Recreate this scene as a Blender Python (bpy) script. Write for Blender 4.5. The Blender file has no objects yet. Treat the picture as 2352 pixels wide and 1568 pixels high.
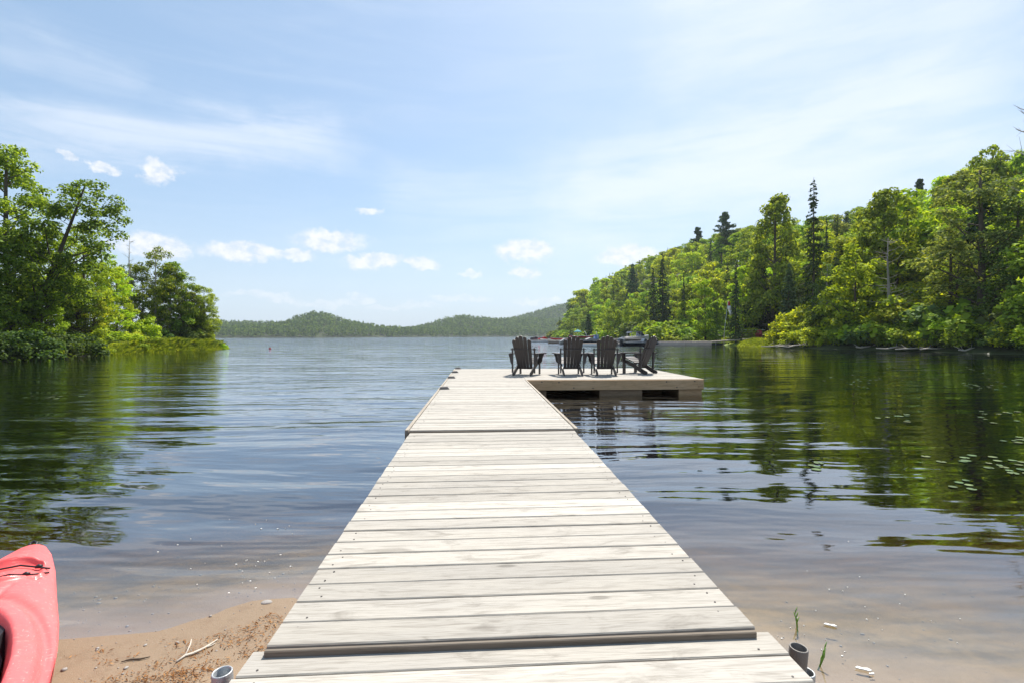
import bpy, bmesh, math, random
import numpy as np
from mathutils import Matrix, Vector

rad = math.radians
scene = bpy.context.scene
COL = scene.collection

# ------------------------------------------------------------------ camera
CAM_H = 1.38
LENS = 18.0
PITCH = 12.4 / 1176.0          # looking down a little
ROLL = 0.003
F = Vector((0, math.cos(PITCH), -math.sin(PITCH)))
R = Vector((math.cos(ROLL), 0, -math.sin(ROLL)))
R = (R - F * R.dot(F)).normalized()
U = R.cross(F).normalized()
cam_data = bpy.data.cameras.new("camera")
cam = bpy.data.objects.new("camera", cam_data)
COL.objects.link(cam)
cam.matrix_world = Matrix(((R.x, U.x, -F.x, 0), (R.y, U.y, -F.y, 0), (R.z, U.z, -F.z, CAM_H), (0, 0, 0, 1)))
cam_data.lens = LENS
cam_data.sensor_width = 36.0
cam_data.clip_start = 0.05
cam_data.clip_end = 8000
scene.camera = cam

def ray(px, py):
    """direction through a point of the photograph (2352 wide)"""
    return (F + R * ((px - 1176) / 1176.0) + U * ((784 - py) / 1176.0))

def P(px, py, z=0.0):
    d = ray(px, py)
    t = (z - CAM_H) / d.z
    return Vector((d.x * t, d.y * t, z))

def PD(px, py, Y):
    d = ray(px, py)
    t = Y / d.y
    return Vector((d.x * t, Y, CAM_H + d.z * t))

# ------------------------------------------------------------------ light
SUN_EL = rad(57)
SUN_AZ = rad(24)               # to the right of straight ahead
sun_dir = Vector((math.sin(SUN_AZ) * math.cos(SUN_EL), math.cos(SUN_AZ) * math.cos(SUN_EL), math.sin(SUN_EL)))
sd = bpy.data.lights.new("sun", "SUN")
sd.energy = 4.4
sd.angle = rad(0.53)
sd.color = (1.0, 0.955, 0.88)
sun = bpy.data.objects.new("sun", sd)
COL.objects.link(sun)
sun.rotation_euler = (-sun_dir).to_track_quat('-Z', 'Y').to_euler()
scene.view_settings.view_transform = 'Standard'
scene.view_settings.look = 'None'
scene.view_settings.gamma = 1.0
scene.view_settings.use_curve_mapping = False
scene.view_settings.exposure = 0.9
scene.cycles.use_denoising = True
scene.cycles.max_bounces = 8
scene.cycles.diffuse_bounces = 3
scene.cycles.glossy_bounces = 4
scene.cycles.transparent_max_bounces = 16
scene.cycles.volume_bounces = 0
scene.cycles.caustics_reflective = False
scene.cycles.caustics_refractive = False
scene.cycles.sample_clamp_indirect = 6

# ------------------------------------------------------------------ node helper
class NT:
    def __init__(self, tree):
        self.t = tree
        self.n = tree.nodes
        self.l = tree.links
    def node(self, typ, **kw):
        nd = self.n.new(typ)
        for k, v in kw.items():
            setattr(nd, k, v)
        return nd
    def put(self, sock, v):
        if isinstance(v, bpy.types.NodeSocket):
            self.l.new(v, sock)
        elif v is not None:
            if sock.type == 'RGBA' and len(v) == 3:
                v = (*v, 1)
            sock.default_value = v
    def math(self, op, a, b=None, c=None, clamp=False):
        nd = self.node('ShaderNodeMath', operation=op, use_clamp=clamp)
        self.put(nd.inputs[0], a)
        if b is not None: self.put(nd.inputs[1], b)
        if c is not None: self.put(nd.inputs[2], c)
        return nd.outputs[0]
    def vmath(self, op, a, b=None):
        nd = self.node('ShaderNodeVectorMath', operation=op)
        self.put(nd.inputs[0], a)
        if b is not None: self.put(nd.inputs[1], b)
        return nd.outputs['Value'] if op in ('LENGTH', 'DOT_PRODUCT') else nd.outputs[0]
    def noise(self, vec, scale, detail=3, rough=0.5, dist=0.0, out=0):
        nd = self.node('ShaderNodeTexNoise')
        self.put(nd.inputs['Vector'], vec)
        nd.inputs['Scale'].default_value = scale
        nd.inputs['Detail'].default_value = detail
        nd.inputs['Roughness'].default_value = rough
        nd.inputs['Distortion'].default_value = dist
        return nd.outputs[out]
    def mapr(self, v, a, b, c=0.0, d=1.0, smooth=True):
        nd = self.node('ShaderNodeMapRange')
        nd.interpolation_type = 'SMOOTHSTEP' if smooth else 'LINEAR'
        self.put(nd.inputs[0], v)
        for i, x in enumerate((a, b, c, d)):
            self.put(nd.inputs[i + 1], x)
        return nd.outputs[0]
    def mix(self, f, a, b, mode='MIX'):
        nd = self.node('ShaderNodeMix', data_type='RGBA', blend_type=mode)
        self.put(nd.inputs[0], f)
        self.put(nd.inputs[6], a)
        self.put(nd.inputs[7], b)
        return nd.outputs[2]
    def ramp(self, f, stops):
        nd = self.node('ShaderNodeValToRGB')
        cr = nd.color_ramp
        while len(cr.elements) < len(stops):
            cr.elements.new(0.5)
        for e, (p, c) in zip(cr.elements, stops):
            e.position = p
            e.color = (*c, 1) if len(c) == 3 else c
        self.put(nd.inputs[0], f)
        return nd.outputs[0]
    def mapping(self, vec, scale=(1, 1, 1), loc=(0, 0, 0), rot=(0, 0, 0)):
        nd = self.node('ShaderNodeMapping')
        self.put(nd.inputs[0], vec)
        nd.inputs['Location'].default_value = loc
        nd.inputs['Rotation'].default_value = rot
        nd.inputs['Scale'].default_value = scale
        return nd.outputs[0]
    def sep(self, v):
        nd = self.node('ShaderNodeSeparateXYZ')
        self.put(nd.inputs[0], v)
        return nd.outputs
    def comb(self, x, y, z):
        nd = self.node('ShaderNodeCombineXYZ')
        self.put(nd.inputs[0], x); self.put(nd.inputs[1], y); self.put(nd.inputs[2], z)
        return nd.outputs[0]
    def bump(self, h, strength=0.5, dist=0.01):
        nd = self.node('ShaderNodeBump')
        self.put(nd.inputs['Height'], h)
        nd.inputs['Strength'].default_value = strength
        nd.inputs['Distance'].default_value = dist
        return nd.outputs[0]

# ------------------------------------------------------------------ sky
world = bpy.data.worlds.new("World")
scene.world = world
world.use_nodes = True
w = NT(world.node_tree)
w.n.clear()
sky = w.node('ShaderNodeTexSky', sky_type='NISHITA')
sky.sun_disc = False
sky.sun_elevation = SUN_EL
sky.sun_rotation = SUN_AZ
sky.altitude = 200
sky.air_density = 1.0
sky.dust_density = 1.6
sky.ozone_density = 1.5
tc = w.node('ShaderNodeTexCoord')
dirv = tc.outputs['Generated']
dx, dy, dz = w.sep(dirv)[:3]
az = w.math('ARCTAN2', dx, dy)
# the same cloud field goes on round the whole sky, mirrored every quarter turn
azf = w.math('SUBTRACT', w.math('PINGPONG', w.math('ADD', az, rad(45) + 2 * math.pi), rad(90)), rad(45))
el = w.math('ARCSINE', dz)
ae = w.comb(azf, el, 0.0)
nz1 = w.noise(w.mapping(ae, (1, 1.6, 1)), 14, 4, 0.6, out=1)
warp = w.vmath('MULTIPLY', w.vmath('SUBTRACT', nz1, (0.5, 0.5, 0.5)), (0.085, 0.045, 0))
nz2 = w.noise(ae, 60, 3, 0.6, out=1)
warp2 = w.vmath('MULTIPLY', w.vmath('SUBTRACT', nz2, (0.5, 0.5, 0.5)), (0.035, 0.02, 0))
aew = w.vmath('ADD', w.vmath('ADD', ae, warp), warp2)

def azel(px, py):
    d = ray(px, py).normalized()
    return math.atan2(d.x, d.y), math.asin(d.z)

CUM = [(372, 393, 42, 26, 1.0), (158, 357, 26, 10, .7), (232, 377, 36, 13, .9), (350, 566, 88, 26, 1.0), (556, 578, 84, 22, 1.0),
       (665, 580, 45, 14, .9), (757, 551, 80, 22, 1.0), (852, 492, 30, 11, .9), (862, 601, 58, 18, 1.0), (970, 601, 42, 12, .9),
       (1207, 578, 62, 23, 1.0), (1202, 624, 38, 13, .9), (1088, 628, 22, 8, .7), (1418, 582, 60, 24, 1.0), (1485, 590, 40, 14, .9),
       (610, 684, 80, 9, .45), (740, 697, 70, 8, .4), (825, 687, 30, 10, .45), (1060, 688, 60, 8, .45), (1235, 692, 50, 9, .45), (930, 704, 90, 7, .35)]
cum = None
for (px, py, hw, hh, s) in CUM:
    a0, e0 = azel(px, py)
    a1, _ = azel(px + hw, py)
    _, e1 = azel(px, py - hh)
    wv, hv = (a1 - a0) * 1.2, (e1 - e0) * 1.25
    q = w.vmath('MULTIPLY', w.vmath('SUBTRACT', aew, (a0, e0, 0)), (1 / wv, 1 / hv, 0))
    ln = w.vmath('LENGTH', q)
    dn = w.mapr(ln, 1.08, 0.52, 0.0, s * .92)
    cum = dn if cum is None else w.math('MAXIMUM', cum, dn)
lump = w.noise(w.mapping(ae, (1, 1.4, 1)), 40, 4, 0.6)
cum = w.math('MULTIPLY', cum, w.mapr(lump, 0.25, 0.55, 0.35, 1.0))
# thin cirrus, streaked
st1 = w.noise(w.mapping(ae, (1.6, 9, 1), rot=(0, 0, rad(-22))), 2.2, 6, 0.6, 0.35)
st2 = w.noise(w.mapping(ae, (1.2, 8, 1), rot=(0, 0, rad(8))), 2.6, 5, 0.6, 0.6)
def band(px0, py0, px1, py1, half_px, stn, lo=0.25, hi=0.65):
    a0, e0 = azel(px0, py0); a1, e1 = azel(px1, py1)
    ang = math.atan2(e1 - e0, a1 - a0)
    L = math.hypot(a1 - a0, e1 - e0) / 2
    c = ((a0 + a1) / 2, (e0 + e1) / 2, 0)
    m = w.node('ShaderNodeVectorRotate', rotation_type='Z_AXIS')
    w.put(m.inputs['Vector'], w.vmath('SUBTRACT', w.vmath('ADD', ae, w.vmath('MULTIPLY', w.vmath('SUBTRACT', nz1, (.5, .5, .5)), (.12, .06, 0))), c))
    m.inputs['Angle'].default_value = -ang
    x, y, _ = w.sep(m.outputs[0])[:3]
    ex = w.mapr(w.math('ABSOLUTE', x), L * 1.25, L * 0.7, 0, 1)
    hh = half_px / 1176.0
    ey = w.mapr(w.math('ABSOLUTE', y), hh, 0.0, 0, 1)
    return w.math('MULTIPLY', w.math('MULTIPLY', ex, ey), w.mapr(stn, lo, hi, 0.15, 1.0))
cir = band(1250, 480, 2352, 120, 190, st1, .2, .6)
cir = w.math('MAXIMUM', cir, w.math('MULTIPLY', band(1450, 470, 2352, 300, 120, st1, .2, .6), 0.9))
cir = w.math('MAXIMUM', cir, w.math('MULTIPLY', band(1500, 60, 2352, -60, 260, st1, .2, .65), 0.75))
cir = w.math('MAXIMUM', cir, w.math('MULTIPLY', band(-80, 265, 790, 320, 85, st2, .3, .65), 0.75))
cir = w.math('MAXIMUM', cir, w.math('MULTIPLY', band(-100, 60, 330, 220, 60, st2, .25, .7), 0.4))
cir = w.math('MAXIMUM', cir, w.math('MULTIPLY', band(880, 450, 1300, 470, 110, st2, .25, .65), 0.35))
thin = w.math('MULTIPLY', w.mapr(st2, 0.35, 0.8, 0.0, 1.0), 0.15)
cir = w.math('ADD', w.math('MULTIPLY', cir, 0.78), thin, clamp=True)
# milky veil towards the horizon
veil = w.mapr(el, 0.30, -0.02, 0.0, 0.60)
HAZE_C = (4.6, 5.5, 6.6)
sky_t = w.mix(0.30, sky.outputs[0], (4.0, 6.3, 8.7))
c1 = w.mix(veil, sky_t, HAZE_C)
c2 = w.mix(w.math('MULTIPLY', cir, 0.85), c1, (7.0, 7.4, 8.0))
shade = w.mix(w.mapr(lump, 0.3, 0.7, 0, 1), (5.9, 6.3, 6.9), (7.6, 7.6, 7.7))
c3 = w.mix(cum, c2, shade)
bg = w.node('ShaderNodeBackground')
w.put(bg.inputs['Color'], c3)
bg.inputs['Strength'].default_value = 0.075
wo = w.node('ShaderNodeOutputWorld')
w.l.new(bg.outputs[0], wo.inputs['Surface'])

# ------------------------------------------------------------------ object helpers
def tag(o, label=None, cat=None, group=None, kind=None):
    if label: o['label'] = label
    if cat: o['category'] = cat
    if group: o['group'] = group
    if kind: o['kind'] = kind
    return o

def empty(name, loc=(0, 0, 0), rz=0.0, label=None, cat=None, group=None, scale=1.0):
    o = bpy.data.objects.new(name, None)
    COL.objects.link(o)
    o.location = loc
    o.rotation_euler = (0, 0, rz)
    o.scale = (scale,) * 3
    o.empty_display_size = 0.2
    return tag(o, label, cat, group)

def np_mesh(name, verts, faces, k, smooth=False, mat=None):
    """verts (N,3); faces (M,k) all with k corners"""
    verts = np.asarray(verts, np.float32); faces = np.asarray(faces, np.int32)
    me = bpy.data.meshes.new(name)
    me.vertices.add(len(verts)); me.vertices.foreach_set('co', verts.ravel())
    me.loops.add(faces.size); me.loops.foreach_set('vertex_index', faces.ravel())
    me.polygons.add(len(faces))
    me.polygons.foreach_set('loop_start', np.arange(0, faces.size, k, dtype=np.int32))
    try:
        me.polygons.foreach_set('loop_total', np.full(len(faces), k, np.int32))
    except Exception:
        pass
    me.polygons.foreach_set('use_smooth', np.full(len(faces), smooth))
    me.update(calc_edges=True)
    if mat: me.materials.append(mat)
    return me

class MB:
    """collects shapes for ONE mesh"""
    def __init__(self):
        self.v = []; self.f = []
    def add(self, vs, fs, M=None):
        b = len(self.v)
        for p in vs:
            p = Vector(p)
            self.v.append(tuple(M @ p) if M is not None else tuple(p))
        self.f += [tuple(i + b for i in f) for f in fs]
        return self
    def box(self, c, s, M=None, rot=None):
        hx, hy, hz = s[0] / 2, s[1] / 2, s[2] / 2
        vs = [Vector((x * hx, y * hy, z * hz)) for x in (-1, 1) for y in (-1, 1) for z in (-1, 1)]
        if rot is not None:
            vs = [rot @ v for v in vs]
        vs = [v + Vector(c) for v in vs]
        return self.add(vs, [(0, 1, 3, 2), (4, 6, 7, 5), (0, 4, 5, 1), (2, 3, 7, 6), (0, 2, 6, 4), (1, 5, 7, 3)], M)
    def prism(self, prof, h0, h1, frame):
        """profile [(a,b)], extruded from h0 to h1; frame(a,b,h)->3d"""
        n = len(prof)
        vs = [frame(a, b, h0) for a, b in prof] + [frame(a, b, h1) for a, b in prof]
        fs = [tuple(range(n))[::-1], tuple(range(n, 2 * n))] + [(i, (i + 1) % n, n + (i + 1) % n, n + i) for i in range(n)]
        return self.add(vs, fs)
    def tube(self, pts, radii, seg=8, cap=True):
        pts = [Vector(p) for p in pts]
        if not hasattr(radii, '__len__'): radii = [radii] * len(pts)
        b = len(self.v); n = len(pts)
        prev = None
        for i, p in enumerate(pts):
            d = (pts[min(i + 1, n - 1)] - pts[max(i - 1, 0)])
            d = d.normalized() if d.length > 1e-9 else Vector((0, 0, 1))
            if prev is None:
                a = d.cross(Vector((0, 0, 1)))
                if a.length < 0.1: a = d.cross(Vector((1, 0, 0)))
            else:
                a = prev - d * prev.dot(d)
                if a.length < 1e-6: a = d.orthogonal()
            a.normalize(); prev = a; c = d.cross(a)
            for k in range(seg):
                t = 2 * math.pi * k / seg
                self.v.append(tuple(p + (a * math.cos(t) + c * math.sin(t)) * radii[i]))
        for i in range(n - 1):
            for k in range(seg):
                k2 = (k + 1) % seg
                self.f.append((b + i * seg + k, b + i * seg + k2, b + (i + 1) * seg + k2, b + (i + 1) * seg + k))
        if cap:
            self.f.append(tuple(b + k for k in range(seg))[::-1])
            self.f.append(tuple(b + (n - 1) * seg + k for k in range(seg)))
        return self
    def mesh(self, name, mat, smooth=False):
        me = bpy.data.meshes.new(name)
        me.from_pydata(self.v, [], self.f)
        if smooth:
            me.polygons.foreach_set('use_smooth', [True] * len(me.polygons))
        bm = bmesh.new(); bm.from_mesh(me)
        bmesh.ops.recalc_face_normals(bm, faces=bm.faces[:])
        bm.to_mesh(me); bm.free()
        me.update()
        if mat: me.materials.append(mat)
        return me
    def build(self, name, mat, parent=None, smooth=False):
        return link(name, self.mesh(name, mat, smooth), parent)

def link(name, me, parent=None, loc=None, rz=None):
    o = bpy.data.objects.new(name, me)
    COL.objects.link(o)
    if parent is not None: o.parent = parent
    if loc is not None: o.location = loc
    if rz is not None: o.rotation_euler = (0, 0, rz)
    return o

def copy_tree(o, parent=None):
    c = o.copy(); COL.objects.link(c); c.parent = parent
    for ch in list(o.children):
        copy_tree(ch, c)
    return c

# ------------------------------------------------------------------ materials
def new_mat(name):
    m = bpy.data.materials.new(name); m.use_nodes = True
    t = NT(m.node_tree); t.n.clear()
    out = t.node('ShaderNodeOutputMaterial')
    return m, t, out

def principled(t, out, color, rough=0.6, spec=0.4, bump=None, metal=0.0):
    b = t.node('ShaderNodeBsdfPrincipled')
    t.put(b.inputs['Base Color'], color)
    t.put(b.inputs['Roughness'], rough)
    b.inputs['Specular IOR Level'].default_value = spec
    b.inputs['Metallic'].default_value = metal
    if bump is not None: t.put(b.inputs['Normal'], bump)
    t.l.new(b.outputs[0], out.inputs['Surface'])
    return b

def plain(name, color, rough=0.6, var=0.12, scale=6.0, spec=0.4, metal=0.0, bump=0.0):
    m, t, out = new_mat(name)
    tc = t.node('ShaderNodeTexCoord')
    n = t.noise(tc.outputs['Object'], scale, 5, 0.6)
    c = t.mix(n, tuple(x * (1 - var) for x in color), tuple(min(1, x * (1 + var)) for x in color))
    principled(t, out, c, t.mapr(n, 0.3, 0.7, rough * 0.85, min(1, rough * 1.15)), spec,
               t.bump(t.noise(tc.outputs['Object'], scale * 8, 3), bump, 0.01) if bump else None, metal)
    return m

def wood(name, base, dark, warm, grain=60, rough=0.8, knots=True, var=0.25):
    """grain runs along local x; each piece shifts by its own random value"""
    m, t, out = new_mat(name)
    tc = t.node('ShaderNodeTexCoord'); oi = t.node('ShaderNodeObjectInfo')
    off = t.vmath('MULTIPLY', t.comb(oi.outputs['Random'], t.math('FRACT', t.math('MULTIPLY', oi.outputs['Random'], 7.31)), t.math('FRACT', t.math('MULTIPLY', oi.outputs['Random'], 3.7))), (40, 23, 11))
    v = t.vmath('ADD', tc.outputs['Object'], off)
    big = t.noise(t.mapping(v, (0.5, 2.2, 2.2)), 2.0, 4, 0.6, 0.4)
    ring = t.noise(t.mapping(v, (0.06, 1, 1)), grain, 3, 0.6, 0.35)
    fine = t.noise(t.mapping(v, (0.03, 1, 1)), grain * 4, 2, 0.6)
    c = t.mix(t.mapr(big, 0.32, 0.70, 0, 1), base, warm)
    c = t.mix(t.math('MULTIPLY', t.mapr(ring, 0.48, 0.72, 0, 1), 0.42), c, dark)
    c = t.mix(t.math('MULTIPLY', t.mapr(fine, 0.50, 0.70, 0, 1), 0.50), c, dark)
    stain = t.noise(t.mapping(v, (1.0, 3.0, 3.0)), 3.4, 5, 0.65, 0.8)
    c = t.mix(t.math('MULTIPLY', t.mapr(stain, 0.52, 0.72, 0, 1), 0.50), c, tuple(x * 0.8 for x in dark))
    h = t.math('ADD', t.math('MULTIPLY', ring, -0.7), t.math('MULTIPLY', fine, -0.6))
    if knots:
        vo = t.node('ShaderNodeTexVoronoi'); vo.inputs['Scale'].default_value = 2.4
        t.put(vo.inputs['Vector'], t.mapping(v, (0.55, 1.7, 1.7)))
        kn = t.mapr(vo.outputs['Distance'], 0.085, 0.035, 0, 1)
        c = t.mix(t.math('MULTIPLY', kn, 0.55), c, tuple(x * 0.5 for x in dark))
    hr = t.math('FRACT', t.math('MULTIPLY', oi.outputs['Random'], 5.37))
    k = t.mapr(hr, 0, 1, 1 - var, 1 + var * 0.4, smooth=False)
    c = t.mix(1.0, c, t.comb(k, k, k), 'MULTIPLY')
    principled(t, out, c, rough, 0.25, t.bump(h, 0.8, 0.003))
    return m

M = {}
M['deck'] = wood('weathered_deck_wood', (.395, .367, .325), (.185, .160, .13), (.45, .415, .36), var=.22)
M['fascia'] = wood('brown_fascia_wood', (.60, .385, .205), (.33, .20, .10), (.66, .45, .26), grain=40, var=.15)
M['rim'] = wood('tan_rim_wood', (.36, .31, .25), (.20, .16, .12), (.42, .37, .30), grain=40, var=.15)
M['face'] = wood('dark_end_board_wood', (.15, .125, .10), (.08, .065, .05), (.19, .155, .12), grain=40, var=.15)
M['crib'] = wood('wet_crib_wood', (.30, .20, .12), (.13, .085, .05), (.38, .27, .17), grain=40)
M['pier'] = wood('pale_pier_wood', (.62, .52, .44), (.42, .34, .28), (.68, .58, .50), grain=20, knots=False)
M['chair'] = plain('charcoal_resin', (.050, .042, .040), .5, .15, 12, .45)
M['red_chair'] = plain('dark_red_resin', (.28, .015, .02), .5, .15, 10)
M['steel'] = plain('galvanised_steel', (.42, .44, .45), .5, .25, 18, .5, .55, .2)
M['rusty_steel'] = plain('dull_steel', (.20, .185, .17), .6, .3, 18, .5, .4, .2)
M['screw'] = plain('rusty_screw', (.06, .05, .045), .6, .2, 40, .5)
M['bracket'] = plain('grey_cleat', (.20, .185, .175), .6, .15, 14)
M['black'] = plain('black_plastic', (.015, .015, .017), .45, .2, 12)
M['grey_pad'] = plain('grey_foam_pad', (.10, .115, .13), .75, .2, 25, .2, bump=.3)
M['white'] = plain('white_gelcoat', (.80, .80, .78), .3, .04, 3, .5)
M['boat_dark'] = plain('dark_gelcoat', (.02, .022, .035), .25, .2, 3, .5)
M['canvas'] = plain('grey_canvas', (.12, .14, .17), .8, .15, 6)
M['tarp'] = plain('pale_grey_tarp', (.32, .30, .30), .6, .3, 3, .3)
M['red_boat'] = plain('red_hull', (.60, .03, .03), .35, .1, 3)
M['blue'] = plain('blue_plastic', (.22, .32, .62), .5, .1, 3)
M['teal'] = plain('teal_fabric', (.05, .22, .25), .8, .2, 4)
M['glass'] = plain('tinted_windscreen', (.05, .06, .07), .08, .05, 2, .7)
M['flag_red'] = plain('flag_red_cloth', (.62, .02, .04), .8, .05, 4)
M['flag_white'] = plain('flag_white_cloth', (.80, .80, .80), .8, .05, 4)
M['driftwood'] = plain('bleached_driftwood', (.50, .45, .38), .85, .3, 9, .2, bump=.4)
M['bark'] = plain('grey_brown_bark', (.105, .085, .065), .9, .4, 5, .15, bump=.6)
M['bark_pale'] = plain('pale_bark', (.30, .275, .24), .9, .35, 5, .15, bump=.6)
M['net'] = plain('black_netting', (.018, .02, .025), .8, .2, 8)
M['rock'] = plain('shore_rock', (.30, .28, .26), .85, .3, 5, .2, bump=.5)
M['foam'] = plain('white_foam_fleck', (.75, .74, .70), .8, .05, 20, .2)

def red_plastic():
    m, t, out = new_mat('faded_red_polyethylene')
    tc = t.node('ShaderNodeTexCoord')
    n = t.noise(tc.outputs['Object'], 3.2, 5, 0.6)
    s = t.noise(t.mapping(tc.outputs['Object'], (1, 6, 6)), 20, 4, 0.7)
    c = t.mix(n, (.80, .085, .085), (.86, .15, .14))
    c = t.mix(t.math('MULTIPLY', t.mapr(s, 0.56, 0.70, 0, 1), 0.5), c, (.80, .38, .33))
    sc_ = t.noise(t.mapping(tc.outputs['Object'], (9, 1.2, 3), rot=(0, 0, .5)), 30, 2, .5)
    c = t.mix(t.math('MULTIPLY', t.mapr(sc_, 0.68, 0.76, 0, 1), 0.6), c, (.85, .60, .55))
    du = t.noise(tc.outputs['Object'], 7, 5, .7)
    c = t.mix(t.math('MULTIPLY', t.mapr(du, 0.50, 0.75, 0, 1), 0.35), c, (.42, .10, .07))
    principled(t, out, c, t.mapr(s, .3, .7, .32, .5), .5, t.bump(t.noise(tc.outputs['Object'], 90, 2), .12, .002))
    return m
M['kayak'] = red_plastic()

def leaf(name, c1, c2, c3, trans=0.5, gloss=0.012, ov=0.25):
    m, t, out = new_mat(name)
    g = t.node('ShaderNodeNewGeometry'); oi = t.node('ShaderNodeObjectInfo')
    tc = t.node('ShaderNodeTexCoord')
    r = g.outputs['Random Per Island']
    n = t.noise(tc.outputs['Object'], 0.9, 2, 0.5)
    f = t.math('ADD', t.math('MULTIPLY', r, 0.72), t.math('MULTIPLY', n, 0.32), clamp=True)
    col = t.ramp(f, [(0.18, c1), (0.55, c2), (0.88, c3)])
    orr = oi.outputs['Random']
    k = t.mapr(orr, 0, 1, 1 - ov, 1 + ov, smooth=False)
    k2 = t.mapr(t.math('FRACT', t.math('MULTIPLY', orr, 9.7)), 0, 1, 1 - ov * 0.8, 1 + ov * 0.5, smooth=False)
    col = t.mix(1.0, col, t.comb(t.math('MULTIPLY', k, k2), k, t.math('MULTIPLY', k, 0.95)), 'MULTIPLY')
    d = t.node('ShaderNodeBsdfDiffuse'); t.put(d.inputs['Color'], col)
    tr = t.node('ShaderNodeBsdfTranslucent'); t.put(tr.inputs['Color'], t.mix(1.0, col, (1.25, 1.15, 0.55), 'MULTIPLY'))
    mx = t.node('ShaderNodeMixShader'); mx.inputs[0].default_value = trans
    t.l.new(d.outputs[0], mx.inputs[1]); t.l.new(tr.outputs[0], mx.inputs[2])
    gl = t.node('ShaderNodeBsdfGlossy'); gl.inputs['Roughness'].default_value = 0.6
    gl.inputs['Color'].default_value = (.9, .95, 1, 1)
    mx2 = t.node('ShaderNodeMixShader'); mx2.inputs[0].default_value = gloss
    t.l.new(mx.outputs[0], mx2.inputs[1]); t.l.new(gl.outputs[0], mx2.inputs[2])
    t.l.new(mx2.outputs[0], out.inputs['Surface'])
    return m
M['leaf_mid'] = leaf('mid_green_leaves', (.105, .160, .016), (.24, .33, .028), (.46, .53, .06))
M['leaf_dark'] = leaf('deep_green_leaves', (.03, .065, .014), (.07, .125, .02), (.17, .24, .035))
M['leaf_bright'] = leaf('yellow_green_leaves', (.16, .235, .014), (.35, .46, .022), (.58, .65, .045))
M['leaf_dull'] = leaf('dull_olive_leaves', (.075, .12, .03), (.17, .235, .05), (.36, .42, .13))
M['needle'] = leaf('dark_green_needles', (.028, .052, .018), (.050, .085, .026), (.085, .125, .035), trans=.2, gloss=.01)
M['needle_blue'] = leaf('blue_green_needles', (.045, .085, .040), (.08, .13, .055), (.12, .18, .07), trans=.2, gloss=.01)
M['grass'] = leaf('lush_shore_grass', (.16, .22, .014), (.29, .36, .02), (.46, .48, .05), trans=.5, gloss=.03, ov=.05)
M['far_leaf'] = leaf('distant_forest_leaves', (.035, .075, .022), (.10, .165, .035), (.20, .28, .06), trans=.35, gloss=.0, ov=.0)
M['pad'] = leaf('lily_pad_green', (.09, .13, .05), (.14, .17, .08), (.25, .22, .14), trans=.1, gloss=.02, ov=.3)
M['debris'] = leaf('orange_brown_litter', (.07, .035, .018), (.20, .085, .032), (.36, .20, .09), trans=.0, gloss=.0, ov=0)
M['weed'] = leaf('green_water_weed', (.14, .26, .04), (.22, .36, .06), (.34, .46, .10), trans=.35, gloss=.03)

# ------------------------------------------------------------------ ground
near_shore = [(-60, 9.0), (-30, 5.5), (-14, 3.6), (-8, 2.4), (-4, 1.75), (-2.0, 2.25), (-1.2, 2.58), (0.2, 2.35), (1.2, 1.95), (2.5, 1.55), (4.5, 1.5), (9, 3.0), (20, 7), (45, 12), (70, 20)]
LEFT_POLY = [P(0, 830).to_2d(), P(130, 823).to_2d(), P(270, 812).to_2d(), P(420, 805).to_2d(), P(500, 802).to_2d(), P(527, 799.5).to_2d(), Vector((-38, 66)), Vector((-48, 74)), Vector((-75, 80)), Vector((-130, 40)), Vector((-130, 0)), Vector((-45, 5)), Vector((-32, 18))]
LEFT_POLY = [(p.x, p.y) for p in LEFT_POLY]
RIGHT_X = [(0, 80), (14, 60), (20, 55), (28, 42), (34.5, 35.5), (44, 34.0), (52, 31.5), (60, 29.6), (66, 29.4), (72, 31.5), (80, 30.5), (90, 28.5), (120, 28.5), (160, 27), (220, 25), (280, 22), (330, 25), (385, 36), (430, 90), (480, 260), (600, 500), (3000, 500)]
RIDGE = [(0, 105), (60, 100), (100, 93), (180, 90), (320, 86), (400, 64), (460, 60), (3000, 60)]
CREST = [(0, 20), (60, 21), (98, 23), (128, 21), (180, 27), (260, 35), (330, 38), (400, 33), (450, 16), (500, 2), (3000, 1)]

def poly_sd(X, Y, poly):
    """signed distance, positive inside"""
    d = np.full(X.shape, 1e9); inside = np.zeros(X.shape, bool)
    n = len(poly)
    for i in range(n):
        ax, ay = poly[i]; bx, by = poly[(i + 1) % n]
        ex, ey = bx - ax, by - ay
        wx, wy = X - ax, Y - ay
        tt = np.clip((wx * ex + wy * ey) / (ex * ex + ey * ey), 0, 1)
        d = np.minimum(d, np.hypot(wx - tt * ex, wy - tt * ey))
        c = (ay > Y) != (by > Y)
        with np.errstate(divide='ignore', invalid='ignore'):
            xs = (bx - ax) * (Y - ay) / (by - ay) + ax
        inside ^= c & (X < xs)
    return np.where(inside, d, -d)

def vnoise(X, Y, s, seed=0):
    """smooth value noise"""
    x = X / s; y = Y / s
    xi = np.floor(x).astype(np.int64); yi = np.floor(y).astype(np.int64)
    fx = x - xi; fy = y - yi
    fx = fx * fx * (3 - 2 * fx); fy = fy * fy * (3 - 2 * fy)
    def h(a, b):
        k = (a * 374761393 + b * 668265263 + seed * 974711) & 0x7fffffff
        k = (k ^ (k >> 13)) * 1274126177 & 0x7fffffff
        return ((k ^ (k >> 16)) & 0xffff) / 65535.0
    return (h(xi, yi) * (1 - fx) * (1 - fy) + h(xi + 1, yi) * fx * (1 - fy) + h(xi, yi + 1) * (1 - fx) * fy + h(xi + 1, yi + 1) * fx * fy) * 2 - 1

def smooth01(t):
    t = np.clip(t, 0, 1); return t * t * (3 - 2 * t)

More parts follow.
